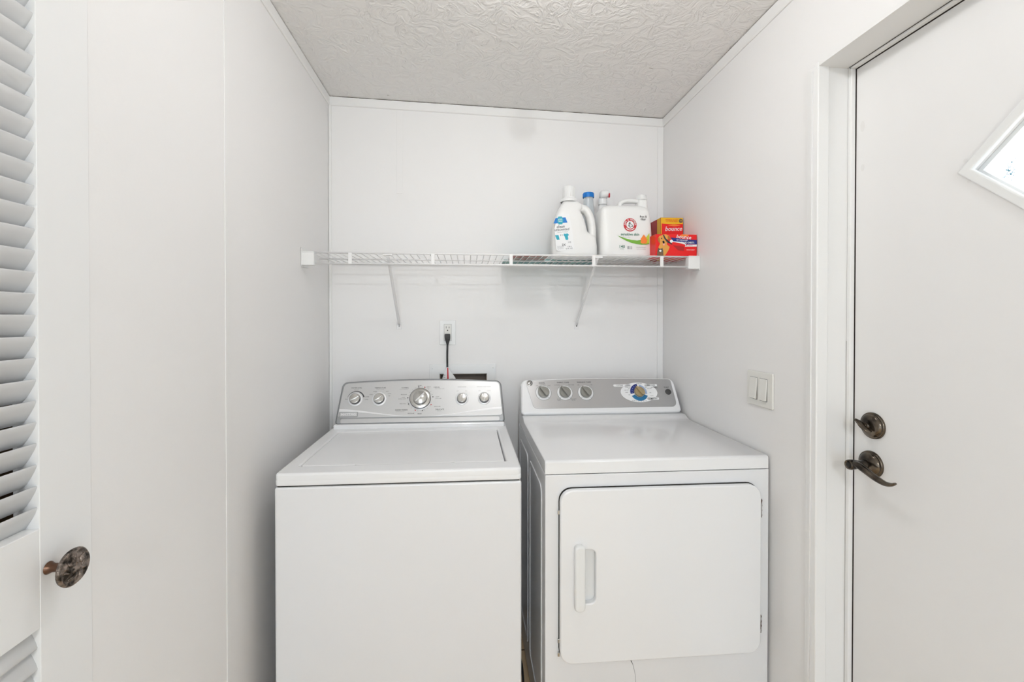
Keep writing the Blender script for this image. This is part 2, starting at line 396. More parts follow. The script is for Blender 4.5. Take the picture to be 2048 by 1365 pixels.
# ------------------------------------------------------------ outside door with diamond window
DX = W+0.096
wy, wz, hw, hh = -1.3315, 1.653, 0.168, 0.156
bm = new()
slab(bm, [rr(DY0+0.003, ZF+0.004, DY1-0.0068, DZ-0.0085), [(wy-hw, wz), (wy, wz-hh), (wy+hw, wz), (wy, wz+hh)]], 0.044, SIDE(DX))
d1 = struct(bm, 'door_1', door_m, 'white outside door with a diamond window', 'door')
def diamond(k): return [(wy-hw*k, wz), (wy, wz-hh*k), (wy+hw*k, wz), (wy, wz+hh*k)]
bm = new()
slab(bm, [diamond(1.05), diamond(0.90)], 0.012, SIDE(DX-0.008), bevel=0.003)
slab(bm, [diamond(0.995), diamond(0.925)], 0.012, SIDE(DX+0.024))
fin(bm, 'window_frame', plastic, d1)
bm = new(); slab(bm, diamond(0.99), 0.003, SIDE(DX+0.038)); fin(bm, 'window_pane', glass_m, d1, 'patterned glass pane')
# faint smudges
smudge = mat('smudge', (0.815, 0.80, 0.785), 0.5)
bm = new()
for y, z, a, b_ in ((-0.932, 1.845, 0.006, 0.014), (-0.933, 1.74, 0.005, 0.009), (-1.165, 1.675, 0.004, 0.004), (-1.172, 1.632, 0.004, 0.003)):
    slab(bm, ell(y, z, a, b_, 14), 0.0002, SIDE(DX-0.0003))
fin(bm, 'smudge', smudge, d1)
# deadbolt
def rose(bm, y, z, r, d):
    lathe(bm, [(r, 0), (r, 0.003), (r*0.97, 0.0055), (r*0.90, 0.0062), (r*0.885, 0.0058), (r*0.86, 0.0085), (r*0.78, 0.0115), (r*0.5, d), (0, d)], frame((DX, y, z), (0, -1, 0), (0, 0, 1)), 40)
DB = thing('deadbolt', 'round dark bronze thumb-turn deadbolt above the door lever', 'deadbolt', (DX, -0.968, 1.095))
bm = new(); rose(bm, -0.968, 1.095, 0.0325, 0.014); fin(bm, 'rose', bronze, DB)
bm = new()
tube(bm, [(DX-0.010, -0.968, 1.095), (DX-0.024, -0.968, 1.095)], 0.008, 14)
pt = [(DX-0.019, -0.982, 1.083), (DX-0.024, -0.974, 1.089), (DX-0.028, -0.966, 1.096), (DX-0.031, -0.959, 1.103), (DX-0.034, -0.952, 1.109)]
tube(bm, smoothpath(pt, 4), [0.004, 0.006, 0.008, 0.0095, 0.0105, 0.011, 0.011, 0.011, 0.0105, 0.010, 0.009, 0.008, 0.0075, 0.007, 0.006, 0.005, 0.003], 12, flat=0.35, up=(0, 0.7, -0.7))
fin(bm, 'thumb_turn', bronze, DB)
# lever
LV = thing('door_lever', 'dark bronze wavy door lever on the white outside door', 'door handle', (DX, -0.964, 0.999))
ly, lz = -0.964, 0.999
bm = new(); rose(bm, ly, lz, 0.0325, 0.017); fin(bm, 'rose', bronze, LV)
bm = new()
lathe(bm, [(0.012, 0.012), (0.0105, 0.022), (0.0095, 0.034), (0.0115, 0.044), (0.0125, 0.056), (0.0115, 0.062), (0.0095, 0.0635), (0.0085, 0.061), (0, 0.060)], frame((DX, ly, lz), (0, -1, 0), (0, 0, 1)), 28)
lv = [(DX-0.050, ly+0.002, lz+0.003), (DX-0.052, ly-0.018, lz+0.004), (DX-0.053, ly-0.04, lz-0.002), (DX-0.052, ly-0.064, lz-0.011), (DX-0.051, ly-0.085, lz-0.0155), (DX-0.051, ly-0.100, lz-0.0125), (DX-0.052, ly-0.111, lz-0.006)]
sp = smoothpath(lv, 5); n_ = len(sp)
tube(bm, sp, [0.0105-0.0075*(i/(n_-1))**2.2 for i in range(n_)], 14, flat=0.75)
fin(bm, 'lever', bronze, LV)
bm = new(); lathe(bm, [(0.007, 0), (0.007, 0.0015), (0.004, 0.003), (0, 0.003)], frame((DX-0.0605, ly, lz), (0, -1, 0), (0, 0, 1)), 20); fin(bm, 'button', gapdark, LV)

# ------------------------------------------------------------ louvred closet door (left) and the closet behind
bm = new()
box(bm, -0.62, -0.60, CY0-0.02, CY1+0.02, ZF, CZ+0.05)
box(bm, -0.60, -0.1, CY1, CY1+0.02, ZF, CZ+0.05); box(bm, -0.60, -0.1, CY0-0.02, CY0, ZF, CZ+0.05); box(bm, -0.60, -0.1, CY0, CY1, CZ, CZ+0.05)
struct(bm, 'wall_closet', closet_in, 'brown inside of the closet behind the louvres', 'wall')
def louvre_leaf(name, y1, y0, knob):
    bm = new(); st = 0.086; x0, x1 = -0.034, 0.0006
    box(bm, x0, x1, y1-st, y1-0.0004, ZF+0.015, CZ-0.012, bevel=0.0007)
    box(bm, x0, x1, y0+0.002, y0+0.04, ZF+0.015, CZ-0.012, bevel=0.0007)
    for z0, z1 in ((ZF+0.015, 0.19), (0.921, 1.062), (1.93, CZ-0.012)):
        box(bm, x0, x1-0.0005, y0+0.03, y1-st+0.01, z0, z1, bevel=0.001)
    d = fin(bm, name, louvre_m); d['kind'] = 'structure'
    bm = new(); sec = []
    def slat(zc, sgn):
        L_, t_ = (0.0192, 0.0030); a = math.radians(59 if sgn > 0 else 64)
        cx = x1-0.0135
        ux, uz = math.cos(a)*sgn, math.sin(a)
        vs = []
        for y in (y0+0.035, y1-st+0.005):
            for k in range(12):
                t = 2*PI*k/12; u = L_*math.cos(t); v = t_*math.sin(t)*1.1
                u = max(-L_, min(L_, u*1.06))
                vs.append(bm.verts.new((cx+u*ux-v*uz*sgn, y, zc+u*uz+v*ux*sgn)))
        for k in range(12):
            j = (k+1) % 12; f = bm.faces.new((vs[k], vs[j], vs[12+j], vs[12+k])); f.smooth = True
        bm.faces.new(vs[:12]); bm.faces.new(vs[12:][::-1])
    z = 1.062+0.014
    while z < 1.93: slat(z, 1); z += 0.0301
    z = 0.921-0.012
    while z > 0.19: slat(z, -1); z -= 0.0301
    fin(bm, 'louvre_slats', louvre_m, d)
    return d
d2 = louvre_leaf('door_2', CY1, CY1-0.383, True); d2['label'] = 'white louvred folding closet door at the left'
d3 = louvre_leaf('door_3', CY1-0.385, CY0, False)
KN = thing('closet_knob', 'round antique bronze knob on the white louvred closet door', 'door knob', (0.0015, -1.296, 1.000))
K = frame((0.0015, -1.296, 1.000), (0, 1, 0), (0, 0, 1))
bm = new(); lathe(bm, [(0.009, 0), (0.008, 0.002), (0.006, 0.006), (0.006, 0.018), (0.012, 0.026)], K, 24); fin(bm, 'stem', copper, KN)
bm = new(); lathe(bm, [(0.010, 0.024), (0.020, 0.027), (0.0255, 0.030), (0.0265, 0.033), (0.024, 0.036), (0.021, 0.0345), (0.018, 0.036), (0.010, 0.0385), (0, 0.0395)], K, 40)
for k in range(8):
    a = k*PI/4; tube(bm, [K @ Vector((0.006*math.cos(a), 0.006*math.sin(a), 0.0385)), K @ Vector((0.013*math.cos(a+.3), 0.013*math.sin(a+.3), 0.038)), K @ Vector((0.0185*math.cos(a), 0.0185*math.sin(a), 0.0355))], 0.0016, 6)
fin(bm, 'knob_face', knob_orn, KN)

# ------------------------------------------------------------ ceiling lamps (out of view above the viewer)
def lamp(x, y, g, m, label, flush):
    z = ceil_z(x)
    t = thing('ceiling_light', label, 'ceiling light', (x, y, z-0.001), 'ceiling lights')
    Z_ = frame((x, y, z-0.004), (1, 0, 0), (0, 1, 0))
    if flush:
        bm = new(); lathe(bm, [(0, -0.001), (0.10, -0.001), (0.103, -0.008), (0.095, -0.012), (0, -0.012)], Z_, 40); fin(bm, 'base', trim_m, t)
        bm = new(); lathe(bm, [(g, -0.010), (g, -0.02), (g*0.93, -0.032), (g*0.75, -0.042), (g*0.45, -0.049), (0, -0.052)], Z_, 40); fin(bm, 'globe', m, t)
        return
    bm = new(); lathe(bm, [(0, 0), (0.06, 0), (0.06, -0.01), (0.045, -0.018), (0.012, -0.022), (0.012, -0.028), (0.022, -0.030), (0.022, -0.040), (0, -0.040)], Z_, 32); fin(bm, 'base', trim_m, t)
    bm = new(); lathe(bm, [(g*math.sin(math.radians(a)), -0.030-g+g*math.cos(math.radians(a))) for a in range(30, 180, 10)]+[(0, -0.030-2*g)], Z_, 36); fin(bm, 'globe', m, t)
lamp(0.78, -1.08, 0.048, globe_m, 'round white ceiling light above the machines', False)
lamp(0.58, -4.40, 0.05, globe2_m, 'round white ceiling light further back', False)

# ------------------------------------------------------------ washer
WX0, WX1, WY = 0.0694, 0.7554, -0.7182
WA = thing('washing_machine', 'white top-loading washing machine with a silver control panel, left of the dryer', 'washing machine', ((WX0+WX1)/2, -0.42, ZF))
bm = new(); box(bm, WX0, WX1, WY, -0.115, ZF+0.012, 0.8915, bevel=0.006, seg=3)
for x in (WX0+0.05, WX1-0.05):
    for y in (WY+0.06, -0.16): lathe(bm, [(0.02, 0), (0.02, 0.014)], frame((x, y, ZF), (1, 0, 0), (0, 1, 0)), 12, idx=1)
fin(bm, 'cabinet', [enamel_side, rubber], WA)
bm = new(); box(bm, WX0+0.006, WX1-0.006, WY+0.006, -0.13, 0.889, 0.897); fin(bm, 'top_seam', gapdark, WA)
LX0, LX1, LY0, LY1 = 0.116, 0.712, -0.652, -0.270
bm = new()
slab(bm, rr(WX0, WY, WX1, -0.125, 0.012), 0.016, ZUP(0.8955), bevel=0.003)
slab(bm, [rr(WX0, WY, WX1, -0.125, 0.014), rr(LX0-0.0015, LY0-0.0015, LX1+0.003, LY1+0.0015, 0.004)], 0.027, ZUP(0.903), bevel=0.0065, res=4)
box(bm, WX0+0.014, WX1-0.010, -0.228, -0.125, 0.928, 0.9475, bevel=0.004, seg=3)
fin(bm, 'top_panel', enamel, WA)
bm = new(); slab(bm, rr(LX0+0.001, LY0+0.001, LX1-0.001, LY1-0.001, 0.006), 0.0165, ZUP(0.9128), bevel=0.002)
# hand recess along the lid's front lip
slab(bm, [(0.27, LY0+0.0005), (0.30, LY0-0.006), (0.53, LY0-0.006), (0.56, LY0+0.0005)], 0.003, ZUP(0.9267), bevel=0.001)
lid = fin(bm, 'lid', enamel, WA)
# console
WB, WT = Vector((0, -0.215, 0.945)), Vector((0, -0.135, 1.10))
WM = frame(WB, (1, 0, 0), WT-WB)
def console_outline(ins, yb, arch=0.010):
    x0b, x1b, x0t, x1t, top = 0.0845+ins, 0.749-ins, 0.093+ins, 0.741-ins, 0.176-ins
    r = 0.024-ins*0.4; p = []
    for k in range(7):                                   # bottom right
        a = math.radians(-90+90*k/6); q = 0.012; p.append((x1b-q+q*math.cos(a), yb+q+q*math.sin(a)))
    for k in range(7):
        a = math.radians(90*k/6); p.append((x1t-r+r*math.cos(a), top-r+r*math.sin(a)))
    for k in range(1, 12):
        t = k/12; p.append((x1t-r+(x0t-x1t+2*r)*t, top+arch*math.sin(PI*t)))
    for k in range(7):
        a = math.radians(90+90*k/6); p.append((x0t+r+r*math.cos(a), top-r+r*math.sin(a)))
    for k in range(7):
        a = math.radians(180+90*k/6); q = 0.012; p.append((x0b+q+q*math.cos(a), yb+q+q*math.sin(a)))
    return p
bm = new(); slab(bm, console_outline(0, 0.001), 0.034, WM, bevel=0.007, z0=-0.030, res=4)
slab(bm, console_outline(0.012, 0.01), 0.012, WM, idx=1, z0=-0.045)
box(bm, 0.115, 0.72, -0.150, -0.085, 0.93, 1.05, idx=1, bevel=0.01)
cp = fin(bm, 'control_panel', [silver_rim, enamel_side], WA)
bm = new(); slab(bm, console_outline(0.0085, 0.026), 0.0035, WM, bevel=0.0015, z0=0.0025)
slab(bm, rr(0.105, 0.0045, 0.728, 0.022, 0.006), 0.003, WM, bevel=0.0012, z0=0.0025)
fp = fin(bm, 'face_plate', silver, cp)
FZ = 0.006
bm = new()
def sw_y(x): t = (x-0.095)/(0.74-0.095); return 0.061-0.034*math.sin(PI*min(1, max(0, t)))**1.6
xs = [0.0965+(0.7375-0.0965)*k/40 for k in range(41)]
def sw_w(x): t = abs((x-0.42)/0.32); return 0.0006+0.0095*min(1, t)**1.3
slab(bm, [(x, sw_y(x)) for x in xs]+[(x, sw_y(x)-sw_w(x)) for x in xs[::-1]], 0.0008, WM, z0=FZ)
fin(bm, 'accent_stripe', silver_light, cp)
bm = new(); slab(bm, rr(0.098, 0.0285, 0.170, 0.0485, 0.004), 0.0022, WM, bevel=0.0008, z0=FZ)
slab(bm, rr(0.1005, 0.031, 0.1675, 0.046, 0.003), 0.0006, WM, idx=1, z0=FZ+0.0021)
text(bm, 'MAYTAG', 0.0135, 0.134, 0.0385, WM, 2, z=FZ+0.0029, bold=0.0004, sx=1.05)
fin(bm, 'badge', [silver_rim, silver, silver_light], cp)
LB = {}
def near(x, cs):
    c = min(cs, key=lambda q_: abs(q_-x))
    if c not in LB: LB[c] = new()
    return LB[c]
WC = (0.153, 0.247, 0.410, 0.577, 0.668)
def tx(s, x, y, size=0.0062, idx=0, **k): text(near(x, WC), s, size, x, y, WM, idx, z=FZ+0.0002, **k)
tx('WATER LEVEL', 0.153, 0.1475, 0.0068, bold=0.0002); tx('MEDIUM', 0.153, 0.1385, 0.0048); tx('MINI', 0.118, 0.101, 0.0052); tx('LARGE', 0.1985, 0.110, 0.0052); tx('SUPER', 0.197, 0.099, 0.0052)
tx('TEMPERATURE', 0.247, 0.1465, 0.0068, bold=0.0002); tx('WASH / RINSE', 0.247, 0.1405, 0.0048, 1)
tx('HOT', 0.276, 0.131, 0.005); tx('WARM', 0.228, 0.131, 0.005); tx('COLD', 0.213, 0.119, 0.005); tx('COOL', 0.286, 0.121, 0.005); tx('TAP', 0.285, 0.112, 0.005)
tx('NORMAL', 0.347, 0.1455, 0.0072, bold=0.00012); tx('AUTO SENSING', 0.342, 0.139, 0.0048, 1)
tx('CASUAL', 0.474, 0.1465, 0.0068, bold=0.0002); tx('PERM PRESS CARE', 0.486, 0.140, 0.0048, 1)
tx('HEAVY', 0.4415, 0.148, 0.0055); tx('LIGHT', 0.4415, 0.1425, 0.0045, 1); tx('SOAK', 0.405, 0.154, 0.006, bold=0.0002)
tx('REGULAR', 0.343, 0.117, 0.0055); tx('LIGHT', 0.342, 0.105, 0.005); tx('EXTRA LIGHT', 0.338, 0.099, 0.005); tx('SPIN ONLY', 0.342, 0.079, 0.0052)
tx('HAND WASH', 0.337, 0.0535, 0.008, bold=0.0003); tx('EXTRA GENTLE', 0.333, 0.0475, 0.0048, 1)
tx('REGULAR', 0.376, 0.039, 0.006); tx('RINSE', 0.410, 0.037, 0.006, bold=0.0002); tx('DELICATE', 0.489, 0.0535, 0.0078, bold=0.0003); tx('GENTLE', 0.487, 0.047, 0.0048, 1)
tx('REGULAR', 0.479, 0.0655, 0.0058); tx('LIGHT', 0.478, 0.106, 0.005); tx('LOW LOAD', 0.482, 0.099, 0.0048)
tx('EXTRA RINSE', 0.577, 0.1465, 0.0058, 1); tx('OFF', 0.559, 0.129, 0.005, 1); tx('ON', 0.594, 0.129, 0.005, 1)
tx('END OF CYCLE SIGNAL', 0.668, 0.1465, 0.0055, 1); tx('OFF', 0.649, 0.129, 0.005, 1); tx('LOUD', 0.688, 0.129, 0.005, 1)
bm = near(0.41, WC)
for a, idx in ((100, 0), (72, 2), (175, 0), (205, 0), (250, 2), (282, 0), (330, 2), (8, 0)):
    r = 0.0505; flat(bm, ell(0.410+r*math.cos(math.radians(a)), 0.099+r*math.sin(math.radians(a)), 0.0024, None, 10), WM, idx, z=FZ)
for a in range(20, 340, 16):
    r0, r1 = 0.0485, 0.0525; c_, s_ = math.cos(math.radians(a)), math.sin(math.radians(a)); n0 = (-s_*0.0003, c_*0.0003)
    flat(bm, [(0.410+r0*c_-n0[0], 0.099+r0*s_-n0[1]), (0.410+r1*c_-n0[0], 0.099+r1*s_-n0[1]), (0.410+r1*c_+n0[0], 0.099+r1*s_+n0[1]), (0.410+r0*c_+n0[0], 0.099+r0*s_+n0[1])], WM, 0, z=FZ)
n_ = 16
arc = [(0.153+0.0315*math.cos(math.radians(t)), 0.1+0.0315*math.sin(math.radians(t))) for t in [165-150*k/n_ for k in range(n_+1)]]
arc2 = [(0.153+(0.0325+0.004*k/n_)*math.cos(math.radians(t)), 0.1+(0.0325+0.004*k/n_)*math.sin(math.radians(t))) for k, t in [(k, 165-150*k/n_) for k in range(n_+1)]]
flat(near(0.153, WC), arc+arc2[::-1], WM, 0, z=FZ)
for b_ in LB.values(): fin(b_, 'dial_lettering', [ink, ink_grey, ink_red], cp)
def knob(parent, MM, x, y, z, r, h, ang, bezel, m_ring, m_side, m_cap, ridge=0.0022):
    F_ = MM @ Matrix.Translation((x, y, z))
    bm = new(); lathe(bm, [(bezel, 0), (bezel, 0.0012), (bezel-0.0015, 0.002), (r*0.9, 0.002)], F_, 40)
    ringo = fin(bm, 'dial_ring', m_ring, parent)
    bm = new(); lathe(bm, [(r, 0.0015), (r, h*0.45), (r*0.95, h*0.8)], F_, 40, idx=0)
    lathe(bm, [(r*0.95, h*0.8), (r*0.88, h*0.97), (r*0.8, h), (0, h*0.93)], F_, 40, idx=1)
    k = fin(bm, 'knob', [m_side, m_cap], parent)
    bm = new(); G = F_ @ Matrix.Rotation(ang, 4, 'Z')
    slab(bm, rr(-r*0.86, -ridge, r*0.86, ridge, ridge*0.8), h*0.3, G, bevel=ridge*0.45, z0=h*0.88)
    fin(bm, 'pointer', m_cap, k)
    return k
knob(cp, WM, 0.153, 0.100, FZ, 0.0215, 0.017, math.radians(28), 0.028, silver_light, chrome_d, chrome)
knob(cp, WM, 0.247, 0.100, FZ, 0.0215, 0.017, math.radians(32), 0.028, silver_light, chrome_d, chrome)
knob(cp, WM, 0.577, 0.096, FZ, 0.0200, 0.017, math.radians(80), 0.026, silver_light, chrome_d, chrome)
knob(cp, WM, 0.668, 0.097, FZ, 0.0200, 0.017, math.radians(93), 0.026, silver_light, chrome_d, chrome)
# big dial: stepped
F_ = WM @ Matrix.Translation((0.410, 0.099, FZ))
bm = new(); lathe(bm, [(0.0455, 0), (0.0455, 0.001), (0.0425, 0.0016)], F_, 56); fin(bm, 'dial_ring', silver_light, cp)
bm = new(); lathe(bm, [(0.0425, 0.001), (0.0425, 0.008), (0.041, 0.0095)], F_, 56, idx=0)
lathe(bm, [(0.041, 0.0095), (0.034, 0.0125), (0.0285, 0.0125)], F_, 56, idx=1)
lathe(bm, [(0.0285, 0.0125), (0.0278, 0.022)], F_, 56, idx=0)
lathe(bm, [(0.0278, 0.022), (0.026, 0.0245), (0.0, 0.0235)], F_, 56, idx=1)
kb = fin(bm, 'knob', [chrome_d, chrome], cp, 'large main dial')
bm = new(); slab(bm, rr(-0.024, -0.0022, 0.024, 0.0022, 0.0018), 0.004, F_ @ Matrix.Rotation(math.radians(45), 4, 'Z'), bevel=0.001, z0=0.0232); fin(bm, 'pointer', silver_light, kb)

# ------------------------------------------------------------ dryer
DX0, DX1, DYF, DZT, DZS = 0.8210, 1.4933, -0.7347, 0.9523, 0.9132
DR = thing('clothes_dryer', 'white front-loading clothes dryer with a grey control fascia, right of the washer', 'clothes dryer', ((DX0+DX1)/2, -0.42, ZF))
bm = new(); box(bm, DX0, DX1, DYF, -0.09, ZF+0.012, DZS-0.0015, bevel=0.003, seg=2)
for x in (DX0+0.05, DX1-0.05):
    for y in (DYF+0.06, -0.16): lathe(bm, [(0.02, 0), (0.02, 0.014)], frame((x, y, ZF), (1, 0, 0), (0, 1, 0)), 12, idx=1)
# pressed panels on the side facing the washer
for y0, y1 in ((-0.68, -0.42), (-0.38, -0.13)):
    slab(bm, [rr(-y1, 0.16, -y0, 0.86, 0.03), rr(-y1+0.016, 0.176, -y0-0.016, 0.844, 0.02)], 0.004, LSIDE(DX0+0.001), bevel=0.0015)
cab = fin(bm, 'cabinet', [enamel_side, rubber], DR)
bm = new()
slab(bm, [(1.0682, 0.3775), (1.0705, 0.3775), (1.0745, 0.364), (1.080, 0.352), (1.0788, 0.352), (1.0725, 0.363)], 0.0003, FRONT(DYF), idx=0)
slab(bm, [(1.0785, 0.352), (1.080, 0.352), (1.087, 0.322), (1.090, 0.280), (1.0892, 0.280), (1.0858, 0.322)], 0.0003, FRONT(DYF), idx=1)
fin(bm, 'crack', [gapdark, ink_grey], cab, 'hairline crack below the door')
bm = new(); box(bm, DX0+0.004, DX1-0.004, DYF+0.004, -0.10, DZS-0.003, DZS+0.003); fin(bm, 'top_seam', gapdark, DR)
# top with a sweep up to the console
bm = new()
prof = [(DYF, DZS+0.001), (DYF, DZT-0.007), (DYF+0.0015, DZT-0.003), (DYF+0.005, DZT-0.0005), (DYF+0.009, DZT)]
prof += [(-0.285, DZT), (-0.262, DZT+0.002), (-0.245, DZT+0.007), (-0.232, DZT+0.0145), (-0.10, DZT+0.0145), (-0.10, DZS+0.001)]
vs = []
for x in (DX0, DX0+0.003, DX1-0.003, DX1):
    e_ = 0.0025 if x in (DX0, DX1) else 0
    vs.append([bm.verts.new((x, y+(e_ if i < 5 else 0), z-(e_ if 2 <= i <= 9 else 0))) for i, (y, z) in enumerate(prof)])
for a, b_ in zip(vs, vs[1:]):
    for k in range(len(prof)):
        j = (k+1) % len(prof); f = bm.faces.new((a[k], a[j], b_[j], b_[k])); f.smooth = 1 <= k <= 8
bm.faces.new(vs[0]); bm.faces.new(vs[-1][::-1])
fin(bm, 'top_panel', enamel, DR)
# console
GB, GT = Vector((0, -0.2257, 0.9630)), Vector((0, -0.1473, 1.0953))
GM = frame(GB, (1, 0, 0), GT-GB)
def gx(x): return 0.6015+0.98*(x-0.6015)
def g_out(x0b, x1b, x0t, x1t, yb, yt, r, rb, arch):
    p = []
    for k in range(7):
        a = math.radians(-90+90*k/6); p.append((x1b-rb+rb*math.cos(a), yb+rb+rb*math.sin(a)))
    for k in range(9):
        a = math.radians(90*k/8); p.append((x1t-r+r*math.cos(a), yt-r+r*math.sin(a)))
    for k in range(1, 12):
        t = k/12; p.append((x1t-r+(x0t-x1t+2*r)*t, yt+arch*math.sin(PI*t)))
    for k in range(9):
        a = math.radians(90+90*k/8); p.append((x0t+r+r*math.cos(a), yt-r+r*math.sin(a)))
    for k in range(7):
        a = math.radians(180+90*k/6); p.append((x0b+rb+rb*math.cos(a), yb+rb+rb*math.sin(a)))
    return p
bm = new()
slab(bm, g_out(gx(0.820), gx(1.500), gx(0.826), gx(1.4975), 0.012, 0.162, 0.026, 0.014, 0.006), 0.040, GM, bevel=0.008, z0=-0.036, res=4)
box(bm, DX0+0.015, DX1-0.015, -0.145, -0.085, 0.955, 1.06, bevel=0.01)
gc = fin(bm, 'control_console', enamel, DR)
bm = new()
slab(bm, g_out(gx(0.868), gx(1.484), gx(0.846), gx(1.482), 0.034, 0.156, 0.010, 0.022, 0.006), 0.0016, GM, z0=0.0038, bevel=0.0006)
fas = fin(bm, 'fascia', grey_panel, gc)
GZ = 0.0054
LB = {}; GC = (0.917, 1.008, 1.098, 1.459)
def ty(s, x, y, size, idx=0, **k): text(near(x, GC) if y > 0.09 else LB.setdefault(x, new()), s, size, gx(x), y*0.98, GM, idx, z=GZ+0.0002, **k)
ty('SIGNAL', 0.915, 0.1485, 0.0078, bold=0.0003); ty('CYCLE END', 0.917, 0.141, 0.0048); ty('OFF', 0.893, 0.136, 0.005); ty('LOUD', 0.944, 0.136, 0.005)
ty('FABRIC CARE', 1.006, 0.1495, 0.0085, bold=0.0003); ty('COTTONS', 0.978, 0.138, 0.005); ty('EASY CARE', 1.040, 0.138, 0.005); ty('EXTRA', 0.981, 0.075, 0.005); ty('LOW', 0.981, 0.070, 0.005); ty('DELICATES', 1.043, 0.075, 0.005); ty('ULTRA', 1.043, 0.070, 0.005)
ty('WRINKLE CARE', 1.097, 0.1495, 0.0085, bold=0.0003); ty('OFF', 1.071, 0.137, 0.005); ty('ON', 1.128, 0.137, 0.005)
ty('START', 1.456, 0.1215, 0.0075, bold=0.0003)
for b_ in LB.values(): fin(b_, 'dial_lettering', ink, gc)
# monogram badge
bm = new(); BM = GM @ Matrix.Translation((gx(0.863), 0.145, GZ))
lathe(bm, [(0.0125, 0), (0.0125, 0.0015), (0.0115, 0.0022), (0.0, 0.0022)], BM, 32, idx=0)
flat(bm, [ell(0, 0, 0.0105, None, 32), ell(0, 0, 0.0096, None, 32)], BM, 1, z=0.0023)
text(bm, 'GE', 0.0125, 0, 0, BM, 1, z=0.0024, shear=0.3, bold=0.0003)
for a in (45, 135, 225, 315): flat(bm, ell(0.0075*math.cos(math.radians(a)), 0.0075*math.sin(math.radians(a)), 0.0016, 0.0009, 8), BM, 1, z=0.0023)
fin(bm, 'badge', [chrome, ink], gc, 'round monogram badge')
# timer dial plate
bm = new(); OX, OY = gx(1.3305), 0.0985
slab(bm, ell(OX, OY, 0.0785, 0.0435, 56), 0.0008, GM, 0, z0=GZ)
slab(bm, rr(OX-0.105, OY+0.0262, OX-0.03, OY+0.0362, 0.0048), 0.0008, GM, 0, z0=GZ)
slab(bm, rr(OX+0.03, OY+0.026, OX+0.084, OY+0.0355, 0.003), 0.0008, GM, 0, z0=GZ)
slab(bm, rr(OX+0.03, OY-0.0335, OX+0.080, OY-0.0235, 0.003), 0.0008, GM, 0, z0=GZ)
slab(bm, rr(OX+0.05, OY+0.0165, OX+0.084, OY+0.025, 0.001), 0.0003, GM, 5, z0=GZ)
for a0, a1, i in ((95, 190, 2), (205, 335, 3), (-15, 62, 4), (62, 80, 4)):
    flat(bm, ring_sector(OX, OY, 0.022, 0.0375 if i != 4 else 0.034, a0, a1), GM, i, z=GZ+0.0008)
def tz(s, x, y, size=0.0048, idx=1, **k): text(bm, s, size, OX+x, OY+y, GM, idx, z=GZ+0.0011, **k)
tz('MORE DRY', -0.043, 0.0225); tz('DRY', -0.040, 0.0165); tz('LESS DRY', -0.052, 0.010); tz('DAMP', -0.053, 0.0); tz('OFF', -0.044, -0.011)
tz('MORE DRY', 0.008, 0.0385); tz('DRY', 0.034, 0.0215); tz('LESS DRY', 0.048, 0.0165); tz('OFF', 0.048, -0.003); tz('COOL', 0.052, -0.0165)
for i_, s_ in enumerate(('FLUFF', '10', '20', '30', '40', '50')): tz(s_, -0.030+i_*0.0105, -0.0395+abs(i_-3)*0.0010)
tz('COTTONS', -0.078, 0.0312, 0.006, bold=0.0002); tz('EASY CARE', 0.058, 0.0307, 0.0068, bold=0.00015); tz('TIMED DRY', 0.056, -0.0287, 0.0066, bold=0.00015); tz('PERM PRESS', 0.067, 0.0207, 0.0045)
for i_ in range(5):
    a = math.radians(108+i_*18); flat(bm, ell(OX+0.030*math.cos(a), OY+0.030*math.sin(a), 0.0014, 0.0022, 8), GM, 4, z=GZ+0.0012)
fin(bm, 'dial_plate', [label_w, ink, navy, midb, skyb, silver_rim], gc, 'white oval dial plate with blue bands')
def gknob(x, y, r, bez, mk, tip=1.18):
    F_ = GM @ Matrix.Translation((x, y, GZ))
    if bez:
        bm = new(); lathe(bm, [(bez+0.0015, 0), (bez+0.0015, 0.001), (bez, 0.0014)], F_, 40, idx=1)
        lathe(bm, [(bez, 0.0014), (bez-0.006, 0.0016), (r*0.8, 0.0016)], F_, 40, idx=0)
        for a in (-48, 48, 132, 228): flat(bm, ell((bez-0.003)*math.cos(math.radians(a)), (bez-0.003)*math.sin(math.radians(a)), 0.0012, None, 8), F_, 2, z=0.0017)
        fin(bm, 'dial_ring', [label_w, silver_rim, ink], gc)
    bm = new(); ang = math.radians(128)
    for s0, z0, z1 in ((1.0, 0.0015, 0.012), (0.93, 0.012, 0.0135)):
        pts_ = []
        for k in range(40):
            t = 2*PI*k/40; rr_ = r*s0*(1+(tip-1)*max(0, math.cos(t))**14); pts_.append((rr_*math.cos(t+ang), rr_*math.sin(t+ang)))
        slab(bm, pts_, z1-z0, F_, z0=z0, bevel=0.0006, res=1)
    k = fin(bm, 'knob', mk, gc)
    bm = new(); G = F_ @ Matrix.Rotation(ang, 4, 'Z')
    secs = []
    slab(bm, [(-r*0.95, -0.0055), (-r*0.6, -0.0075), (0, -0.006), (r*0.7, -0.0045), (r*1.12, -0.002), (r*1.12, 0.002), (r*0.7, 0.0045), (0, 0.006), (-r*0.6, 0.0075), (-r*0.95, 0.0055)], 0.012, G, z0=0.013, bevel=0.0018)
    fin(bm, 'grip', mk, k)
gknob(gx(0.918), 0.102, 0.0235, 0.0315, knob_grey); gknob(gx(1.009), 0.101, 0.0235, 0.0315, knob_grey); gknob(gx(1.0985), 0.100, 0.0235, 0.0315, knob_grey)
gknob(OX, OY, 0.0215, None, knob_gold, 1.1)
bm = new(); lathe(bm, [(0.0125, 0), (0.0125, 0.003), (0.011, 0.004), (0.009, 0.003), (0.0, 0.0045)], GM @ Matrix.Translation((gx(1.459), 0.0985, GZ)), 28); fin(bm, 'start_button', chrome_d, gc)
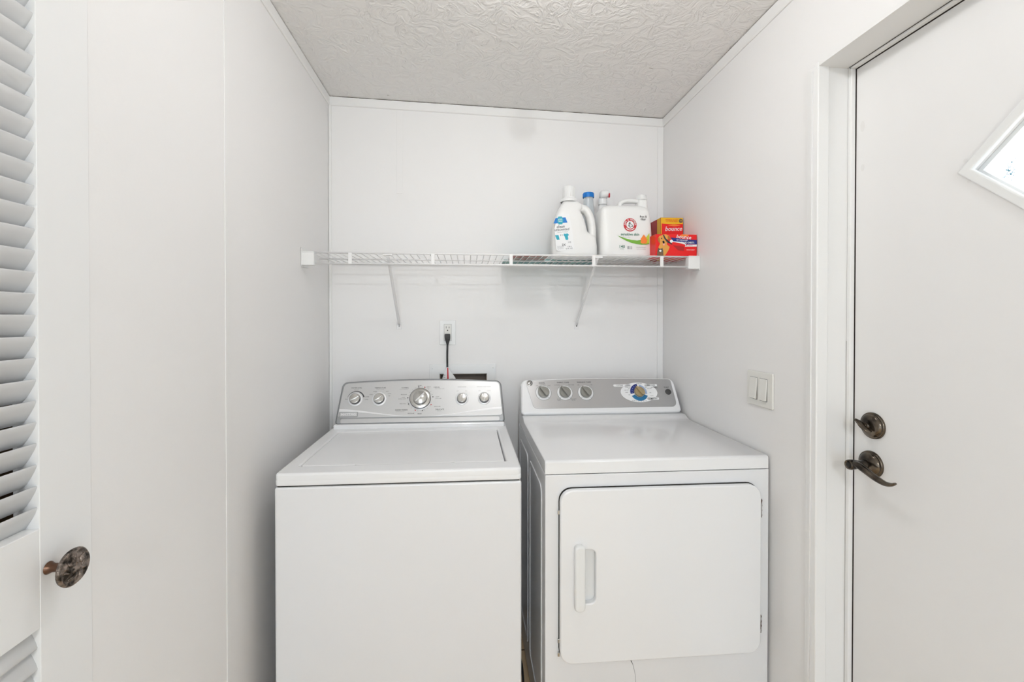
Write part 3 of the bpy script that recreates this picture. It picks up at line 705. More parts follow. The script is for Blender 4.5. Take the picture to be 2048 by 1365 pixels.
# dryer door
PX0, PX1, PZ0, PZ1 = 0.8607, 1.4546, 0.381, 0.8742
hx0, hx1, hz0, hz1 = 0.8985, 0.9285, 0.5385, 0.7235
rx1, rz0, rz1 = 0.962, 0.552, 0.705
bm = new(); slab(bm, rr(PX0-0.0012, PZ0-0.0006, PX1+0.002, PZ1+0.0012, 0.036), 0.004, FRONT(DYF+0.001)); gs = fin(bm, 'door_gap', gapdark, DR)
bm = new(); slab(bm, [rr(PX0, PZ0, PX1, PZ1, 0.036, 8), rr(hx0+0.006, rz0, rx1, rz1, 0.016)], 0.020, FRONT(DYF-0.0035), bevel=0.004, res=4)
dd = fin(bm, 'door', enamel, DR)
bm = new()
box(bm, hx0+0.003, rx1+0.003, DYF-0.006, DYF-0.0038, rz0-0.004, rz1+0.004)
fin(bm, 'handle_recess', plastic, dd)
bm = new()
slab(bm, rr(hx0, hz0, hx1, hz1, 0.012, 6), 0.020, FRONT(DYF-0.0215), bevel=0.0055, res=4)
fin(bm, 'handle', plastic, dd)
for z0, z1 in ((0.775, 0.828), (0.434, 0.485)):
    bm = new(); tube(bm, [(PX1+0.0055, DYF-0.012, z0), (PX1+0.0055, DYF-0.012, z1)], 0.0032, 10)
    box(bm, PX1+0.004, PX1+0.0075, DYF-0.011, DYF+0.001, z0, z1)
    for k in range(4): lathe(bm, [(0.0038, 0), (0.0038, 0.004)], frame((PX1+0.0055, DYF-0.012, z0+0.004+k*(z1-z0-0.01)/3), (1, 0, 0), (0, 1, 0)), 10)
    fin(bm, 'hinge', rust, dd, 'worn metal hinge')
for z in (0.807, 0.439, 0.400):
    bm = new(); box(bm, PX0-0.0045, PX0+0.001, DYF-0.008, DYF-0.003, z-0.006, z+0.006, bevel=0.001); fin(bm, 'door_clip', chrome, dd)

# ------------------------------------------------------------ things on the back wall
OB = thing('washer_outlet_box', 'white recessed plumbing box in the wall behind the washer', 'outlet box', (0.58, 0.0, 0.97))
bm = new(); slab(bm, [rr(0.432, 0.945, 0.727, 1.158, 0.004), rr(HX0+0.001, HZ0+0.001, HX1-0.001, HZ1-0.001)], 0.005, FRONT(0), bevel=0.0015)
slab(bm, [rr(0.44, 0.953, 0.719, 1.150, 0.003), rr(HX0-0.006, HZ0-0.006, HX1+0.006, HZ1+0.006)], 0.0015, FRONT(-0.0048), bevel=0.0005)
for x in (0.446, 0.714): lathe(bm, [(0.003, 0), (0.003, 0.0012), (0, 0.0015)], frame((x, -0.006, 1.140), (1, 0, 0), (0, 0, 1)), 10, idx=0)
fin(bm, 'face_frame', plastic, OB)
bm = new(); e = 0.0012
box(bm, HX0+e, HX1-e, 0.085, 0.09, HZ0+e, HZ1-e)
box(bm, HX0+e, HX0+0.004, 0.0, 0.09, HZ0+e, HZ1-e); box(bm, HX1-0.004, HX1-e, 0.0, 0.09, HZ0+e, HZ1-e)
box(bm, HX0+e, HX1-e, 0.0, 0.09, HZ0+e, HZ0+0.004); box(bm, HX0+e, HX1-e, 0.0, 0.09, HZ1-0.004, HZ1-e)
fin(bm, 'box_recess', brown_in, OB)
OL = thing('wall_outlet', 'white duplex wall outlet above the washer with a black plug in it', 'wall outlet', (0.512, 0, 1.243))
bm = new(); slab(bm, rr(0.477, 1.243, 0.548, 1.352, 0.003), 0.0055, FRONT(0), bevel=0.0022); fin(bm, 'cover_plate', plastic, OL)
bm = new(); slab(bm, rr(0.4965, 1.262, 0.5285, 1.334, 0.002), 0.002, FRONT(-0.005), bevel=0.0008)
slab(bm, [rr(0.4958, 1.2613, 0.5292, 1.3347), rr(0.4965, 1.262, 0.5285, 1.334)], 0.0004, FRONT(-0.0054), idx=1)
for z in (1.320, 1.283):
    box(bm, 0.5055-0.001, 0.5055+0.001, -0.0074, -0.0068, z-0.004, z+0.005, idx=1); box(bm, 0.5185-0.0012, 0.5185+0.0012, -0.0074, -0.0068, z-0.004, z+0.004, idx=1)
    slab(bm, ell(0.512, z-0.0125, 0.0028, None, 12), 0.0006, FRONT(-0.0068), idx=1)
fin(bm, 'receptacle', [almond, ink], OL)
PC = thing('power_cord', 'black power cord plugged into the wall outlet, hanging behind the washer', 'power cord', (0.512, -0.02, 1.0))
bm = new(); box(bm, 0.4998, 0.5238, -0.030, -0.0078, 1.273, 1.292, bevel=0.003)
loft(bm, [(1.245, 0.512, -0.020, 0.0045, 0.0045), (1.255, 0.512, -0.020, 0.007, 0.006), (1.268, 0.512, -0.019, 0.0115, 0.010), (1.274, 0.512, -0.019, 0.0118, 0.0105)], 20, 3)
fin(bm, 'plug', rubber, PC)
bm = new(); tube(bm, smoothpath([(0.512, -0.020, 1.25), (0.511, -0.020, 1.20), (0.5115, -0.021, 1.14), (0.513, -0.022, 1.08), (0.515, -0.03, 1.02), (0.52, -0.04, 0.92), (0.52, -0.04, 0.70), (0.50, -0.06, 0.40)], 5), 0.0043, 12); fin(bm, 'cable', rubber, PC)
WTG = thing('warning_tag', 'red and white warning tag wrapped round the black power cord', 'tag', (0.512, -0.025, 1.07))
bm = new()
def quadstrip(pts, idx, th=0.0006):
    slab(bm, pts, th, FRONT(-0.030), idx=idx)
quadstrip([(0.507, 1.146), (0.517, 1.147), (0.520, 1.07), (0.506, 1.07)], 0)
slab(bm, [(0.5105, 1.144), (0.516, 1.144), (0.5185, 1.072), (0.5105, 1.072)], 0.0003, FRONT(-0.0307), idx=1)
bm2 = frame((0.506, -0.0302, 1.146), (0.9, 0.35, 0), (0, 0, 1))
slab(bm, [(0, 0), (-0.001, -0.076), (-0.028, -0.076)], 0.0006, frame((0.507, -0.0285, 1.146), (0.95, -0.3, 0), (0, 0, 1)), idx=0)
slab(bm, [(0, -0.008), (0.0, -0.076), (0.040, -0.076), (0.028, -0.045)], 0.0006, frame((0.518, -0.0285, 1.146), (0.95, 0.25, 0), (0, 0, 1)), idx=0)
for k in range(5): slab(bm, rr(-0.018+k*0.0012, -0.072+k*0.009, -0.004, -0.069+k*0.009), 0.0002, frame((0.507, -0.0292, 1.146), (0.95, -0.3, 0), (0, 0, 1)), idx=2)
for k in range(3): slab(bm, rr(0.006, -0.072+k*0.009, 0.020, -0.069+k*0.009), 0.0002, frame((0.518, -0.0292, 1.146), (0.95, 0.25, 0), (0, 0, 1)), idx=2)
fin(bm, 'tag_sheet', [label_w, ink_red, ink_grey], WTG)
# faint scuffs on the back wall
# light switches on the right wall
SWT = thing('light_switch', 'white two-gang light switch on the wall beside the door', 'light switch', (W, -0.687, 1.089))
bm = new(); slab(bm, rr(0.628, 1.089, 0.747, 1.196, 0.004), 0.006, LSIDE(W), bevel=0.0025); fin(bm, 'cover_plate', almond, SWT)
for y in (0.662, 0.7075):
    bm = new(); slab(bm, [rr(y-0.0175, 1.108, y+0.0175, 1.177, 0.002), rr(y-0.0165, 1.110, y+0.0165, 1.176, 0.002)], 0.0006, LSIDE(W-0.0058), idx=1)
    a = math.radians(4.5)
    T = frame((W-0.0062, -y, 1.143), (0, -1, 0), (-math.sin(a) if True else 0, 0, -math.cos(a)))
    T = frame((W-0.0075, -y, 1.143), (0, -1, 0), (math.sin(a), 0, math.cos(a)))
    slab(bm, rr(-0.0163, -0.0325, 0.0163, 0.0325, 0.0015), 0.004, T, bevel=0.001, z0=-0.001)
    fin(bm, 'rocker', [almond, ink_grey], SWT)

# ------------------------------------------------------------ wire shelf
SY, SZ = -0.315, 1.6015
SH = thing('wire_shelf', 'white wire shelf spanning the back wall above both machines', 'shelf', (W/2, -0.16, 1.55))
bm = new()
x = 0.028
while x < W-0.02:
    tube(bm, [(x, -0.006, SZ), (x, SY, SZ), ], 0.0016, 6)
    x += 0.0254
for y, z, r in ((-0.010, SZ-0.0035, 0.0028), (-0.160, SZ-0.0035, 0.0026)):
    tube(bm, [(0.012, y, z), (W-0.012, y, z)], r, 8)
fin(bm, 'wire_deck', wire_m, SH)
bm = new()
tube(bm, [(0.006, SY, SZ-0.001), (W-0.006, SY, SZ-0.001)], 0.0034, 8)
tube(bm, [(0.03, SY, 1.5615), (W-0.03, SY, 1.5615)], 0.0034, 8)
for x in (0.171, 0.472, 0.764, 1.082, 1.351): box(bm, x-0.0065, x+0.0065, SY-0.0035, SY+0.0005, 1.5605, SZ, bevel=0.001)
fin(bm, 'front_rail', wire_m, SH)
for s_, x0, x1 in ((1, 0.0015, 0.046), (-1, W-0.046, W-0.0015)):
    bm = new(); box(bm, x0, x1, SY-0.012, SY+0.014, 1.553, 1.6005, bevel=0.002)
    xw = 0.003 if s_ > 0 else W-0.003
    box(bm, min(xw, xw-s_*0.002), max(xw, xw-s_*0.002), SY-0.012, SY+0.05, 1.548, 1.618)
    box(bm, min(x0, x1)-0.0, max(x0, x1), SY-0.014, SY+0.016, 1.5995, 1.603, bevel=0.001)
    fin(bm, 'end_bracket', plastic, SH)
for xt, xb in ((0.306, 0.300), (1.099, 1.094)):
    bm = new()
    tube(bm, [(xt, SY+0.004, SZ-0.008), (xt, SY+0.02, SZ-0.02), (xb, -0.012, 1.345), (xb, -0.004, 1.332)], [0.0055, 0.0058, 0.0058, 0.0055], 10, flat=0.75)
    box(bm, xt-0.018, xt+0.018, SY-0.002, SY+0.006, SZ-0.009, SZ-0.003, bevel=0.001)
    box(bm, xb-0.011, xb+0.011, -0.003, 0, 1.312, 1.345, bevel=0.001)
    lathe(bm, [(0.003, 0), (0.003, 0.001), (0, 0.0014)], frame((xb, -0.003, 1.326), (1, 0, 0), (0, 0, 1)), 10, idx=1)
    fin(bm, 'support_strut', [wire_m, ink_grey if xt < 0.5 else ink], SH)

# ------------------------------------------------------------ laundry goods on the shelf
ZT = SZ+0.0016
def packet(x0, x1, y0, y1, m, name, label, sag):
    bm = new(); nx, ny = 18, 8; top = []; bot = []
    for j in range(ny+1):
        for i in range(nx+1):
            u, v = i/nx, j/ny; x = x0+(x1-x0)*u; y = y0+(y1-y0)*v
            e_ = (min(u, 1-u)*6, min(v, 1-v)*4); t = min(1, e_[0])*min(1, e_[1])
            h = 0.003+0.007*t+0.0015*math.sin(9*u+3)*math.sin(7*v)
            bot.append(bm.verts.new((x, y, ZT+0.0002))); top.append(bm.verts.new((x, y, ZT+h)))
    k = nx+1
    for j in range(ny):
        for i in range(nx):
            a = j*k+i
            bm.faces.new((top[a], top[a+1], top[a+k+1], top[a+k])).smooth = True; bm.faces.new((bot[a], bot[a+k], bot[a+k+1], bot[a+1]))
    rim = [i for i in range(k)]+[j*k+nx for j in range(1, ny+1)]+[ny*k+i for i in range(nx-1, -1, -1)]+[j*k for j in range(ny-1, 0, -1)]
    for a, b_ in zip(rim, rim[1:]+rim[:1]): bm.faces.new((top[a], top[b_], bot[b_], bot[a]))
    tag(fin(bm, name, m), label, 'packet', 'flat packets on the shelf')
packet(0.752, 1.150, -0.135, -0.020, packet_m, 'flat_packet', 'flat teal packet lying at the back of the wire shelf behind the bottles', 0)
packet(0.770, 0.915, -0.262, -0.150, packet2_m, 'flat_packet', 'flat brown and green printed packet lying left of the detergent bottles', 0)

# blue-label detergent bottle
B1 = thing('detergent_bottle', 'white detergent bottle with a blue banner label and side handle', 'detergent bottle', (1.031, -0.205, ZT))
x0, x1, cy = 0.937, 1.124, -0.205
def bsec(z, a, b_, ry): return (ZT+z, (a+b_)/2, cy, (b_-a)/2, ry)
bm = new()
loft(bm, [bsec(0, x0+0.012, x1-0.012, 0.036), bsec(0.006, x0+0.003, x1-0.003, 0.043), bsec(0.02, x0, x1, 0.046), bsec(0.05, x0, x1-0.001, 0.046), bsec(0.072, x0+0.001, x1-0.004, 0.046),
          bsec(0.090, x0+0.002, x1-0.010, 0.0455), bsec(0.098, x0+0.003, x1-0.032, 0.045), bsec(0.108, x0+0.004, x1-0.042, 0.045), bsec(0.13, x0+0.007, x1-0.047, 0.0445), bsec(0.155, x0+0.012, x1-0.054, 0.044), bsec(0.175, x0+0.019, x1-0.064, 0.043),
          bsec(0.188, x0+0.025, x1-0.070, 0.041), bsec(0.203, x0+0.033, x1-0.060, 0.036), bsec(0.216, x0+0.041, x1-0.062, 0.031), bsec(0.226, x0+0.046, x1-0.072, 0.027), bsec(0.232, x0+0.050, x1-0.079, 0.024)], 56, 3.6)
fin(bm, 'body', hdpe, B1)
bm = new(); hpth = smoothpath([(1.055, cy, ZT+0.205), (1.080, cy, ZT+0.196), (1.097, cy, ZT+0.168), (1.105, cy, ZT+0.13), (1.1065, cy, ZT+0.098), (1.105, cy, ZT+0.070), (1.098, cy, ZT+0.050)], 5)
tube(bm, hpth, [0.0185-0.002*math.sin(PI*i/(len(hpth)-1)) for i in range(len(hpth))], 16, up=(0, 1, 0), flat=1.35); fin(bm, 'handle', hdpe, B1)
bm = new(); lathe(bm, [(0.034, 0.228), (0.0345, 0.236), (0.033, 0.240), (0.027, 0.241), (0.0255, 0.246), (0.0245, 0.288), (0.0225, 0.292), (0, 0.292)], frame((1.011, cy, ZT-0.0), (1, 0, 0), (0, 1, 0)), 36)
for k in range(24):
    a = 2*PI*k/24; tube(bm, [(1.011+0.0252*math.cos(a), cy+0.0252*math.sin(a), ZT+0.247), (1.011+0.0243*math.cos(a), cy+0.0243*math.sin(a), ZT+0.287)], 0.0009, 5)
fin(bm, 'cap', plastic, B1)
bm = new(); M1 = frame((0.940, cy-0.0464, ZT), (1, 0, 0), (0, 0, 1)); tl = Matrix.Rotation(math.radians(5), 4, 'Z'); M1 = M1 @ tl
slab(bm, [(0.012, 0.028), (0.020, 0.022), (0.076, 0.022), (0.084, 0.030), (0.083, 0.10), (0.076, 0.165), (0.030, 0.165), (0.012, 0.11)], 0.0006, M1, 0, z0=0.0)
flat(bm, [(0.010, 0.131), (0.066, 0.131), (0.060, 0.152), (0.020, 0.152)], M1, 1, z=0.001)
flat(bm, [(0.030, 0.126), (0.045, 0.126), (0.051, 0.142), (0.045, 0.157), (0.031, 0.157), (0.025, 0.142)], M1, 2, z=0.0013)
text(bm, 'great', 0.0075, 0.038, 0.1465, M1, 0, z=0.0017, bold=0.0003); text(bm, 'value', 0.0075, 0.038, 0.139, M1, 0, z=0.0017, bold=0.0003)
text(bm, 'clean', 0.016, 0.037, 0.1175, M1, 3, z=0.001, bold=0.0004, shear=0.2); text(bm, 'unscented', 0.0145, 0.041, 0.1055, M1, 3, z=0.001, bold=0.0003, shear=0.15)
text(bm, 'laundry detergent', 0.006, 0.044, 0.0955, M1, 4, z=0.001)
flat(bm, [(0.012, 0.085), (0.026, 0.085), (0.029, 0.066), (0.018, 0.066)], M1, 5, z=0.001)
flat(bm, [(0.048, 0.089), (0.055, 0.087), (0.062, 0.089), (0.068, 0.082), (0.063, 0.078), (0.064, 0.066), (0.060, 0.062), (0.053, 0.064), (0.050, 0.078), (0.046, 0.082)], M1, 5, z=0.001)
for x_ in (0.034, 0.040): flat(bm, rr(x_, 0.080, x_+0.0015, 0.086), M1, 3, z=0.001)
text(bm, '2X', 0.013, 0.044, 0.044, M1, 3, z=0.001, bold=0.0004); text(bm, '1.36 L', 0.008, 0.066, 0.036, M1, 3, z=0.001); text(bm, '50 FL OZ', 0.007, 0.064, 0.028, M1, 3, z=0.001); text(bm, 'HE', 0.010, 0.068, 0.053, M1, 4, z=0.001)
for k in range(3): text(bm, 'hypoallergenic', 0.0045, 0.030, 0.040-k*0.005, M1, 4, z=0.001)
fin(bm, 'front_label', [label_w, blue, teal, ink, ink_grey, teal], B1)

# big jug
J = thing('detergent_jug', 'big white rectangular detergent jug with a red ring logo and green swoosh', 'detergent jug', (1.238, -0.20, ZT))
jx0, jx1, jy = 1.130, 1.344, -0.200
bm = new()
def js(z, a, b_, ry): return (ZT+z, (a+b_)/2, jy, (b_-a)/2, ry)
loft(bm, [js(0, jx0+0.012, jx1-0.012, 0.048), js(0.005, jx0+0.004, jx1-0.004, 0.055), js(0.015, jx0, jx1, 0.058), js(0.10, jx0+0.0005, jx1-0.002, 0.058), js(0.165, jx0+0.001, jx1-0.006, 0.057), js(0.188, jx0+0.003, jx1-0.012, 0.056),
          js(0.200, jx0+0.007, jx1-0.018, 0.053), js(0.207, jx0+0.014, jx1-0.026, 0.047), js(0.2105, jx0+0.026, jx1-0.038, 0.040), js(0.211, jx0+0.04, jx1-0.06, 0.03)], 64, 7)
loft(bm, [(ZT+0.150, jx1-0.034, jy, 0.030, 0.035), (ZT+0.19, jx1-0.030, jy, 0.026, 0.030), (ZT+0.215, jx1-0.029, jy, 0.023, 0.025), (ZT+0.240, jx1-0.028, jy, 0.0205, 0.021), (ZT+0.246, jx1-0.028, jy, 0.019, 0.019)], 36, 3)
fin(bm, 'body', hdpe, J)
bm = new(); hpth = smoothpath([(1.222, jy, ZT+0.205), (1.224, jy, ZT+0.225), (1.240, jy, ZT+0.2375), (1.268, jy, ZT+0.240), (1.298, jy, ZT+0.238), (1.316, jy, ZT+0.225)], 5)
tube(bm, hpth, 0.0095, 14, up=(0, 1, 0), flat=1.5); fin(bm, 'handle', hdpe, J)
bm = new(); lathe(bm, [(0.0225, 0.244), (0.0225, 0.250), (0.0205, 0.252), (0.0200, 0.262), (0.0185, 0.2645), (0, 0.2645)], frame((jx1-0.028, jy, ZT), (1, 0, 0), (0, 1, 0)), 32); fin(bm, 'cap', plastic, J)
bm = new(); MJ = frame((jx0, jy-0.0584, ZT), (1, 0, 0), (0, 0, 1))
def jj(u, v): return ((u-1194)/103*0.214, (508-v)/123*0.2585)
cx_, cz_ = jj(1250, 446); R_ = 0.0265
flat(bm, ell(cx_, cz_, R_, None, 48), MJ, 0, z=0.0004); flat(bm, ell(cx_, cz_, R_*0.58, None, 40), MJ, 1, z=0.0007)
for i_, ch in enumerate('ARM & HAMMER'):
    a = math.radians(178-i_*(176/11)); text(bm, ch, 0.0092, cx_+R_*0.79*math.cos(a), cz_+R_*0.79*math.sin(a), MJ, 1, z=0.0010, rot=a-PI/2, bold=0.0004)
flat(bm, ring_sector(cx_, cz_, R_*0.72, R_*0.84, 215, 325), MJ, 1, z=0.0009)
# rolled-sleeve arm with hammer
flat(bm, [(cx_-0.009, cz_-0.001), (cx_-0.004, cz_+0.004), (cx_+0.001, cz_+0.001), (cx_-0.001, cz_-0.006), (cx_+0.004, cz_-0.009), (cx_+0.001, cz_-0.012), (cx_-0.006, cz_-0.008)], MJ, 6, z=0.0010)
flat(bm, [(cx_-0.003, cz_+0.005), (cx_+0.008, cz_+0.000), (cx_+0.009, cz_+0.002), (cx_-0.002, cz_+0.007)], MJ, 2, z=0.0011)
flat(bm, [(cx_-0.004, cz_+0.003), (cx_+0.002, cz_+0.011), (cx_-0.001, cz_+0.0125), (cx_-0.007, cz_+0.005)], MJ, 2, z=0.0012)
flat(bm, [(cx_+0.005, cz_-0.004), (cx_+0.010, cz_-0.001), (cx_+0.011, cz_-0.006), (cx_+0.006, cz_-0.009)], MJ, 2, z=0.0012)
x_, z_ = jj(1276, 430.5)
text(bm, 'free &', 0.0115, x_, z_+0.001, MJ, 3, z=0.0006, bold=0.0003); text(bm, 'clear', 0.0115, x_, z_-0.009, MJ, 3, z=0.0006, bold=0.0003)
x_, z_ = jj(1250, 464); text(bm, 'sensitive skin', 0.0155, x_, z_, MJ, 4, z=0.0006, bold=0.0005, sx=0.93)
lo_ = [jj(1225, 466.5), jj(1233, 471.5), jj(1242, 476), jj(1252, 479.8), jj(1262, 482.2), jj(1272, 483.3), jj(1281, 483), jj(1288, 481.8)]
up_ = [jj(1288, 461), jj(1285, 467), jj(1280, 471), jj(1273, 474), jj(1264, 475.5), jj(1252, 474.5), jj(1240, 471.5), jj(1232, 468.8)]
flat(bm, lo_+up_, MJ, 5, z=0.0005)
flat(bm, [jj(1276, 473), jj(1281, 470), jj(1288, 461.5), jj(1288, 470), jj(1280, 475)], MJ, 7, z=0.0007)
flat(bm, [jj(1284, 474), jj(1288, 463), jj(1288, 480), jj(1280, 482)], MJ, 7, z=0.0008)
flat(bm, [jj(1277, 464), jj(1271, 472), jj(1271, 480), jj(1275, 481.5), jj(1282, 481), jj(1284, 475), jj(1281, 469)], MJ, 8, z=0.0010)
x_, z_ = jj(1234, 487.5); text(bm, '140', 0.0165, x_, z_, MJ, 9, z=0.0006, bold=0.0005); text(bm, 'LOADS', 0.005, x_, z_-0.0095, MJ, 9, z=0.0006)
for k in range(7): x_, z_ = jj(1245+k*1.4, 492); flat(bm, rr(x_, z_, x_+(0.0018 if k < 2 else 0.0008), z_+0.012), MJ, 6, z=0.0005)
x_, z_ = jj(1272, 488); text(bm, 'laundry detergent', 0.0055, x_, z_, MJ, 6, z=0.0006); text(bm, '4.4 L (1.16 GAL)', 0.0055, x_, z_-0.008, MJ, 6, z=0.0006)
x_, z_ = jj(1238, 468.5); text(bm, 'no perfumes or dyes', 0.0052, x_+0.004, z_-0.001, MJ, 6, z=0.0007)
fin(bm, 'front_label', [ink_red, label_w, ink, ink, dgreen, green, ink_grey, lime, orange, dgreen], J)

# blue-capped bottle behind
B2 = thing('blue_capped_bottle', 'narrow clear bottle with a blue cap standing behind the detergent bottle', 'bottle', (1.122, -0.095, ZT+0.010))
bm = new(); M_ = frame((1.122, -0.095, ZT+0.0105), (1, 0, 0), (0, 1, 0))
lathe(bm, [(0, 0), (0.024, 0), (0.026, 0.004), (0.026, 0.20), (0.025, 0.215), (0.022, 0.235), (0.0205, 0.262), (0.0205, 0.272), (0, 0.272)], M_, 28); fin(bm, 'body', clearp, B2)
bm = new(); lathe(bm, [(0.0235, 0.268), (0.0238, 0.286), (0.022, 0.2895), (0, 0.2905)], M_, 28)
for k in range(30):
    a = 2*PI*k/30; tube(bm, [M_ @ Vector((0.0238*math.cos(a), 0.0238*math.sin(a), 0.269)), M_ @ Vector((0.0238*math.cos(a), 0.0238*math.sin(a), 0.286))], 0.0005, 4)
fin(bm, 'cap', blue, B2)
# white trigger bottle behind the jug
B3 = thing('spray_bottle', 'white spray bottle with a small red mark standing behind the big jug', 'spray bottle', (1.188, -0.095, ZT))
bm = new(); loft(bm, [(ZT, 1.188, -0.095, 0.030, 0.022), (ZT+0.01, 1.188, -0.095, 0.034, 0.026), (ZT+0.16, 1.188, -0.095, 0.034, 0.026), (ZT+0.20, 1.187, -0.095, 0.031, 0.024), (ZT+0.225, 1.186, -0.095, 0.022, 0.018), (ZT+0.252, 1.185, -0.095, 0.016, 0.014)], 32, 2.6); fin(bm, 'body', hdpe, B3)
bm = new(); lathe(bm, [(0.018, 0.25), (0.019, 0.255), (0.019, 0.274), (0.017, 0.278)], frame((1.185, -0.095, ZT), (1, 0, 0), (0, 1, 0)), 28)
loft(bm, [(ZT+0.276, 1.186, -0.10, 0.015, 0.018), (ZT+0.285, 1.188, -0.105, 0.020, 0.022), (ZT+0.300, 1.190, -0.105, 0.021, 0.022), (ZT+0.307, 1.190, -0.105, 0.016, 0.018)], 24, 2.8)
box(bm, 1.203, 1.207, -0.130, -0.118, ZT+0.275, ZT+0.292, idx=1, bevel=0.001)
fin(bm, 'spray_head', [plastic, ink_red], B3)

# dryer-sheet cartons
CB = thing('dryer_sheet_box', 'low red box of pet dryer sheets at the right end of the shelf', 'carton', (1.41, -0.265, ZT), 'dryer sheet boxes on the shelf')
bx0, bx1, by0, by1, bz1 = 1.330, 1.4965, -0.308, -0.212, ZT+0.0855
bm = new(); box(bm, bx0, bx1, by0, by1, ZT, bz1, bevel=0.0012); car = fin(bm, 'carton', red_m, CB)
bm = new(); MB = frame((bx0, by0, ZT), (1, 0, 0), (0, 0, 1)); bw, bh = bx1-bx0, bz1-ZT
def q(u, v): return ((u-160)/1000*bw, (970-v)/505*bh)         # u, v across the carton's front
def P(pts, idx, z=0.0004): flat(bm, [q(*p) for p in pts], MB, idx, z)
P([(520, 540), (700, 555), (900, 580), (1160, 590), (1160, 690), (900, 690), (820, 640), (580, 625)], 0)
P([(580, 625), (820, 640), (900, 660), (900, 740), (1160, 690), (1160, 740), (870, 745), (880, 700), (700, 655), (560, 640)], 1, 0.0003)
P([(870, 745), (930, 700), (1160, 695), (1160, 740)], 1, 0.0006)
P([(740, 490), (800, 465), (900, 465), (970, 480), (900, 520), (760, 520)], 5, 0.0003)
P([(580, 720), (850, 745), (840, 850), (700, 830)], 6, 0.0003)
text(bm, 'bounce', 0.0195, *q(835, 527), MB, 1, z=0.0013, bold=0.0006, shear=0.2, sx=1.05, rot=-0.06)
text(bm, 'PET HAIR & LINT', 0.0062, *q(800, 598), MB, 1, z=0.0010, bold=0.0003, rot=-0.02); text(bm, 'GUARD SHEETS', 0.0098, *q(930, 655), MB, 1, z=0.0010, bold=0.0003, sx=0.8)
text(bm, '130 SHEETS', 0.006, *q(960, 718), MB, 0, z=0.0012); text(bm, 'FRESH SCENT', 0.0055, *q(1005, 822), MB, 1, z=0.0006)
fin(bm, 'front_print', [navy, label_w, golden, catgrey, pink, orange, dred_m], car)
bm = new()
P([(215, 560), (250, 510), (330, 480), (400, 468), (480, 500), (515, 560), (500, 590), (450, 575), (440, 640), (430, 700), (500, 760), (470, 830), (400, 940), (370, 965), (300, 960), (250, 880), (230, 760), (265, 690), (250, 640), (210, 600)], 0, 0.0005)
P([(215, 560), (240, 540), (262, 600), (262, 680), (225, 640), (208, 600)], 1, 0.0008); P([(450, 500), (500, 520), (515, 570), (490, 600), (450, 560)], 1, 0.0008)
P([(330, 480), (360, 480), (400, 560), (560, 690), (555, 705), (430, 650), (360, 560)], 2, 0.0010)
for u, v, r in ((300, 565, 14), (390, 560, 14), (345, 640, 24), (352, 660, 22)): P(ell(u, v, r, r*1.1, 14), 2, 0.0012)
P(ell(355, 700, 22, 30, 16), 3, 0.0011)
P([(190, 965), (200, 850), (225, 780), (250, 800), (290, 800), (320, 780), (340, 850), (345, 965)], 4, 0.0012)
P(ell(270, 850, 28, 24, 16), 5, 0.0015); P(ell(540, 625, 38, 34, 20), 5, 0.0008)
for u in (245, 295): P(ell(u, 822, 9, 7, 10), 2, 0.0017)
for v in (890, 915, 940): P([(205, v), (340, v+4), (340, v+10), (205, v+7)], 1, 0.0015)
fin(bm, 'pet_picture', [golden, golden_d, ink, pink, catgrey, label_w], car, 'picture of a golden puppy and a tabby cat')

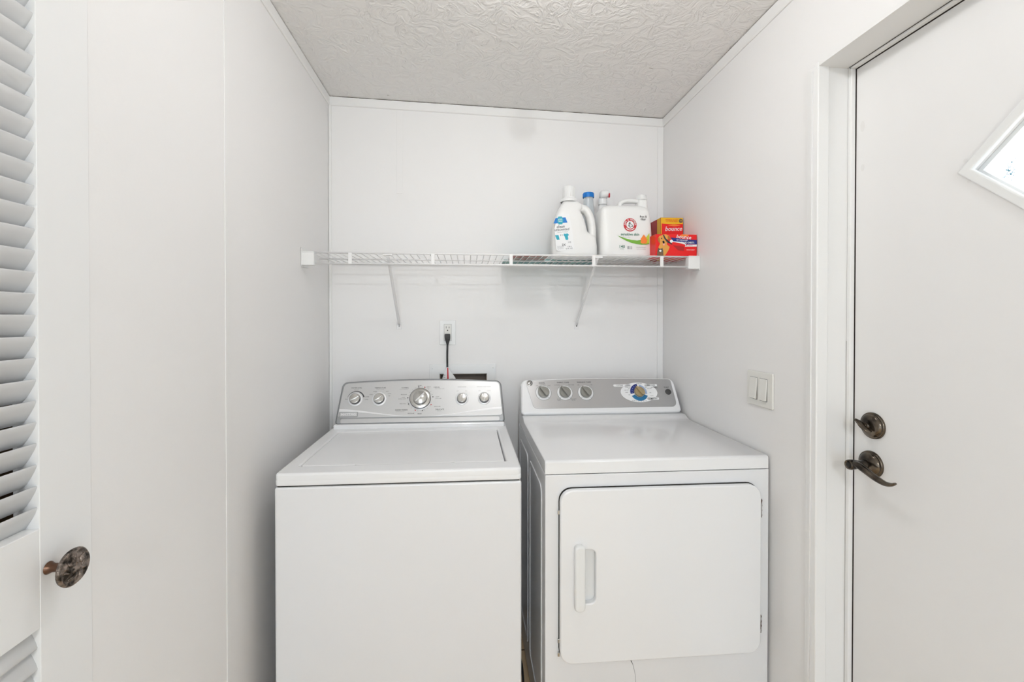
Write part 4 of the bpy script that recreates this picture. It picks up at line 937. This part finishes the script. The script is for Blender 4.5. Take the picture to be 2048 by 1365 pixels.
CB2 = thing('dryer_sheet_box', 'tall red and yellow box of dryer sheets standing behind the low red box', 'carton', (1.44, -0.155, ZT), 'dryer sheet boxes on the shelf')
tx0, tx1, ty0, ty1, tz1 = 1.4005, 1.4965, -0.196, -0.088, ZT+0.177
bm = new(); box(bm, tx0, tx1, ty0, ty1, ZT, tz1, bevel=0.0012); car2 = fin(bm, 'carton', dred_m, CB2)
bm = new(); MT = frame((tx0, ty0, ZT), (1, 0, 0), (0, 0, 1)); tw, th_ = tx1-tx0, tz1-ZT
flat(bm, rr(0.0006, 0.001, tw-0.0006, th_-0.001), MT, 0, 0.0003)
flat(bm, [(0.004, 0.02), (tw-0.001, 0.02), (tw-0.001, th_-0.0255), (0.05, th_-0.028), (0.004, th_-0.025)], MT, 1, 0.0006)
text(bm, 'bounce', 0.0265, tw/2+0.006, th_-0.047, MT, 2, z=0.0011, bold=0.0010, shear=0.25, sx=0.93, rot=0.03)
flat(bm, [(0.03, th_-0.033), (0.06, th_-0.029), (0.085, th_-0.032), (0.06, th_-0.036)], MT, 3, 0.0008)
text(bm, 'WRINKLE GUARD', 0.0068, 0.047, th_-0.010, MT, 1, z=0.0008, bold=0.0003); text(bm, 'OUTDOOR FRESH', 0.0062, 0.047, th_-0.0165, MT, 1, z=0.0008, bold=0.0002)
flat(bm, ell(0.086, th_-0.013, 0.0085, None, 20), MT, 4, 0.0008); text(bm, '240', 0.0075, 0.086, th_-0.013, MT, 0, z=0.0012)
ML = frame((tx0, ty0, ZT), (0, -1, 0), (0, 0, 1))
flat(bm, rr(-0.034, 0.001, -0.0006, th_-0.001), ML, 0, 0.0003); flat(bm, [(-0.030, 0.06), (-0.005, 0.05), (-0.005, 0.09), (-0.024, 0.11)], ML, 3, 0.0006)
text(bm, 'bounce', 0.018, -0.060, th_-0.07, ML, 2, z=0.0006, bold=0.0005, shear=0.2)
fin(bm, 'front_print', [yellow_m, red_m, label_w, orange, catgrey], car2)

# ------------------------------------------------------------ cord on the floor between the machines
bm = new(); tube(bm, smoothpath([(0.800, -0.06, ZF+0.05), (0.795, -0.10, ZF+0.006), (0.79, -0.20, ZF+0.0045), (0.803, -0.33, ZF+0.0045), (0.795, -0.50, ZF+0.0045), (0.812, -0.60, ZF+0.0045)], 6), 0.004, 8)
tag(fin(bm, 'floor_cord', rubber), 'thin black cord lying on the tan floor between washer and dryer', 'cord')
